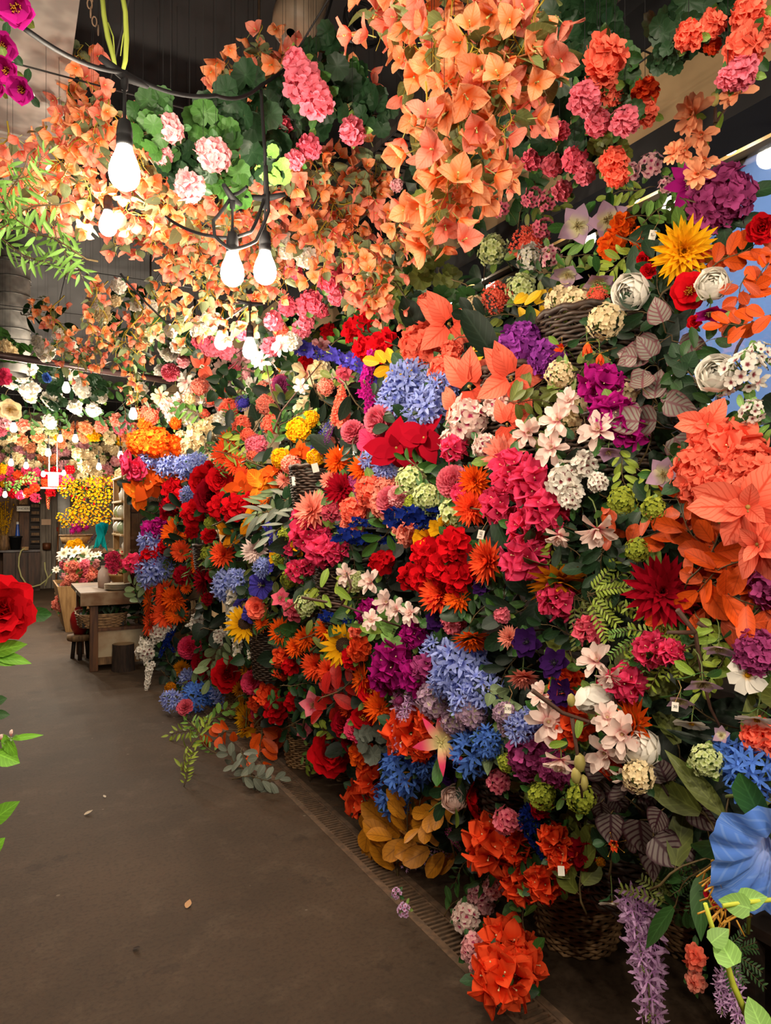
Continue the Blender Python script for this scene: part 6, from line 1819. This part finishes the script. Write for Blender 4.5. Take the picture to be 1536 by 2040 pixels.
# price tags hanging in the bank
for u, v, t_, lb in ((958, 1065, '5,85', 'white handwritten price tag above the red-orange dahlia'), (1300, 468, '5,-', 'white handwritten price tag left of the yellow dahlia'), (1012, 1412, '5,95', 'white price tag beside the mauve hydrangea'), (588, 958, '', 'blank white price tag below the salmon marigold'), (1345, 1408, '30', 'white price tag above the white cosmos'), (1118, 1735, '', 'white paper tag under the red-orange bougainvillea'), (628, 932, '', 'clear plastic tag on the dark wicker basket'), (555, 1435, '', 'white tag under the red azaleas near the baskets')):
    p = bank_point(u, v, -.1); z = (p - EYE).dot(FW); r2 = bpy.data.objects.new('price_tag', None); COL.objects.link(r2); r2.matrix_world = TR(*p) @ frame(EYE - p) @ RZ(R.uniform(-.25, .25)); tag(r2, lb, 'tag')
    w_, h_ = 13 * z / FPX, 18 * z / FPX; mb = MB(); mb.box(-w_ / 2, -h_ / 2, -.0006, w_ / 2, h_ / 2, .0006); part('card', mb, mat('tag_paper', 'e9e3d6', .7), r2)
    mb = MB(); mb.tube([(0, h_ / 2, 0), (.01, h_ / 2 + .03, -.02), (.0, h_ / 2 + .05, -.05)], .0008, 4); part('string', mb, M_PALEWOOD, r2)
    if t_: text(t_, (0, 0, .0012), h_ * .42, '26211d', r2, (0, 0, PI / 2 if u < 1000 else 0), .0002)

# ------------------------------------------------------------------ labels: what it is, then the nearest findable neighbour
bpy.context.view_layer.update()
from collections import Counter
cnt = Counter(a[1] for a in AUTO)
info = []
for r_, desc, c, w, grp in AUTO:
    u, v, z = proj(c); info.append((r_, desc, u, v, z, w, grp))
marks = [(d, u, v, z) for r_, d, u, v, z, w, g in info if cnt[d] <= 2 and w >= .4 and -20 < u < 1556 and -20 < v < 2060]
marks += [(o['label'], *proj(o.matrix_world.translation)) for o in bpy.data.objects if o.parent is None and o.name.split('.')[0] in ('wicker_basket', 'price_tag', 'shelf_unit', 'plant_pot') and o.get('label')]
marks += [(n_, *proj(p_)) for n_, p_ in (('large near bulb', B1), ('pair of bulbs', (B2 + B3) / 2), ('lower single bulb', B4), ('bulb above the spiral duct', at(215, 440, 2.7)), ('spiral duct', at(25, 580, 6.2)), ('hanging chain', at(188, 40, 1.9)), ('coiled black cable', at(720, 50, 2.9)), ('galvanised air duct', at(70, 120, 2.6)), ('green aerial stems', at(230, 80, 1.75)), ('pink hanging geraniums', at(605, 165, 2.0)), ('far red blossoms', at(60, 970, 12)), ('bright willowy strands', at(60, 420, 2.0)), ('beige pipe end', at(600, 20, 3.0)), ('teal-blue bloom', at(95, 752, 5.6)), ('cream camellia', at(20, 815, 6.2)))]
fixed = [(o['label'].split(' hanging from')[0].split(' behind ')[0], *proj(o.matrix_world.translation)) for o in bpy.data.objects if False]
used = {o['label'].lower() for o in bpy.data.objects if o.get('label')}
def rel(du, dv):
    if abs(dv) > abs(du) * 1.2: return 'above' if dv < 0 else 'below'
    return 'left of' if du < 0 else 'right of'
def nwords(s): return len(s.split())
dup = {}
for r_, desc, u, v, z, w, grp in info:
    if grp:
        r_['group'] = grp; r_['label'] = desc; continue
    best = sorted(((math.hypot(u - mu, v - mv) + (250 if abs(z - mz) > 1.2 else 0), d, mu, mv) for d, mu, mv, mz in marks if d != desc), key=lambda t_: t_[0])[:6]
    cands = []
    for i, (dist, d, mu, mv) in enumerate(best):
        cands.append(f"{desc} {'just ' if dist < 60 else ''}{rel(u - mu, v - mv)} the {d}")
    for i in range(len(best)):
        for j in range(i + 1, len(best)):
            cands.append(f"{desc}, {rel(u - best[i][2], v - best[i][3])} the {best[i][1]} and {rel(u - best[j][2], v - best[j][3])} the {best[j][1]}")
    hit = next((c_ for c_ in cands if c_.lower() not in used and nwords(c_) <= 16), None)
    if hit is None:
        hit = cands[0] if cands and nwords(cands[0]) <= 16 else desc; r_['group'] = hit[:80]; dup.setdefault(hit, []).append(r_)
        for o in bpy.data.objects:
            if o.parent is None and o.get('label') == hit: o['group'] = hit[:80]
    used.add(hit.lower()); r_['label'] = hit
    if not r_.get('group') and cnt[desc] > 1: r_['group'] = desc + ' group'
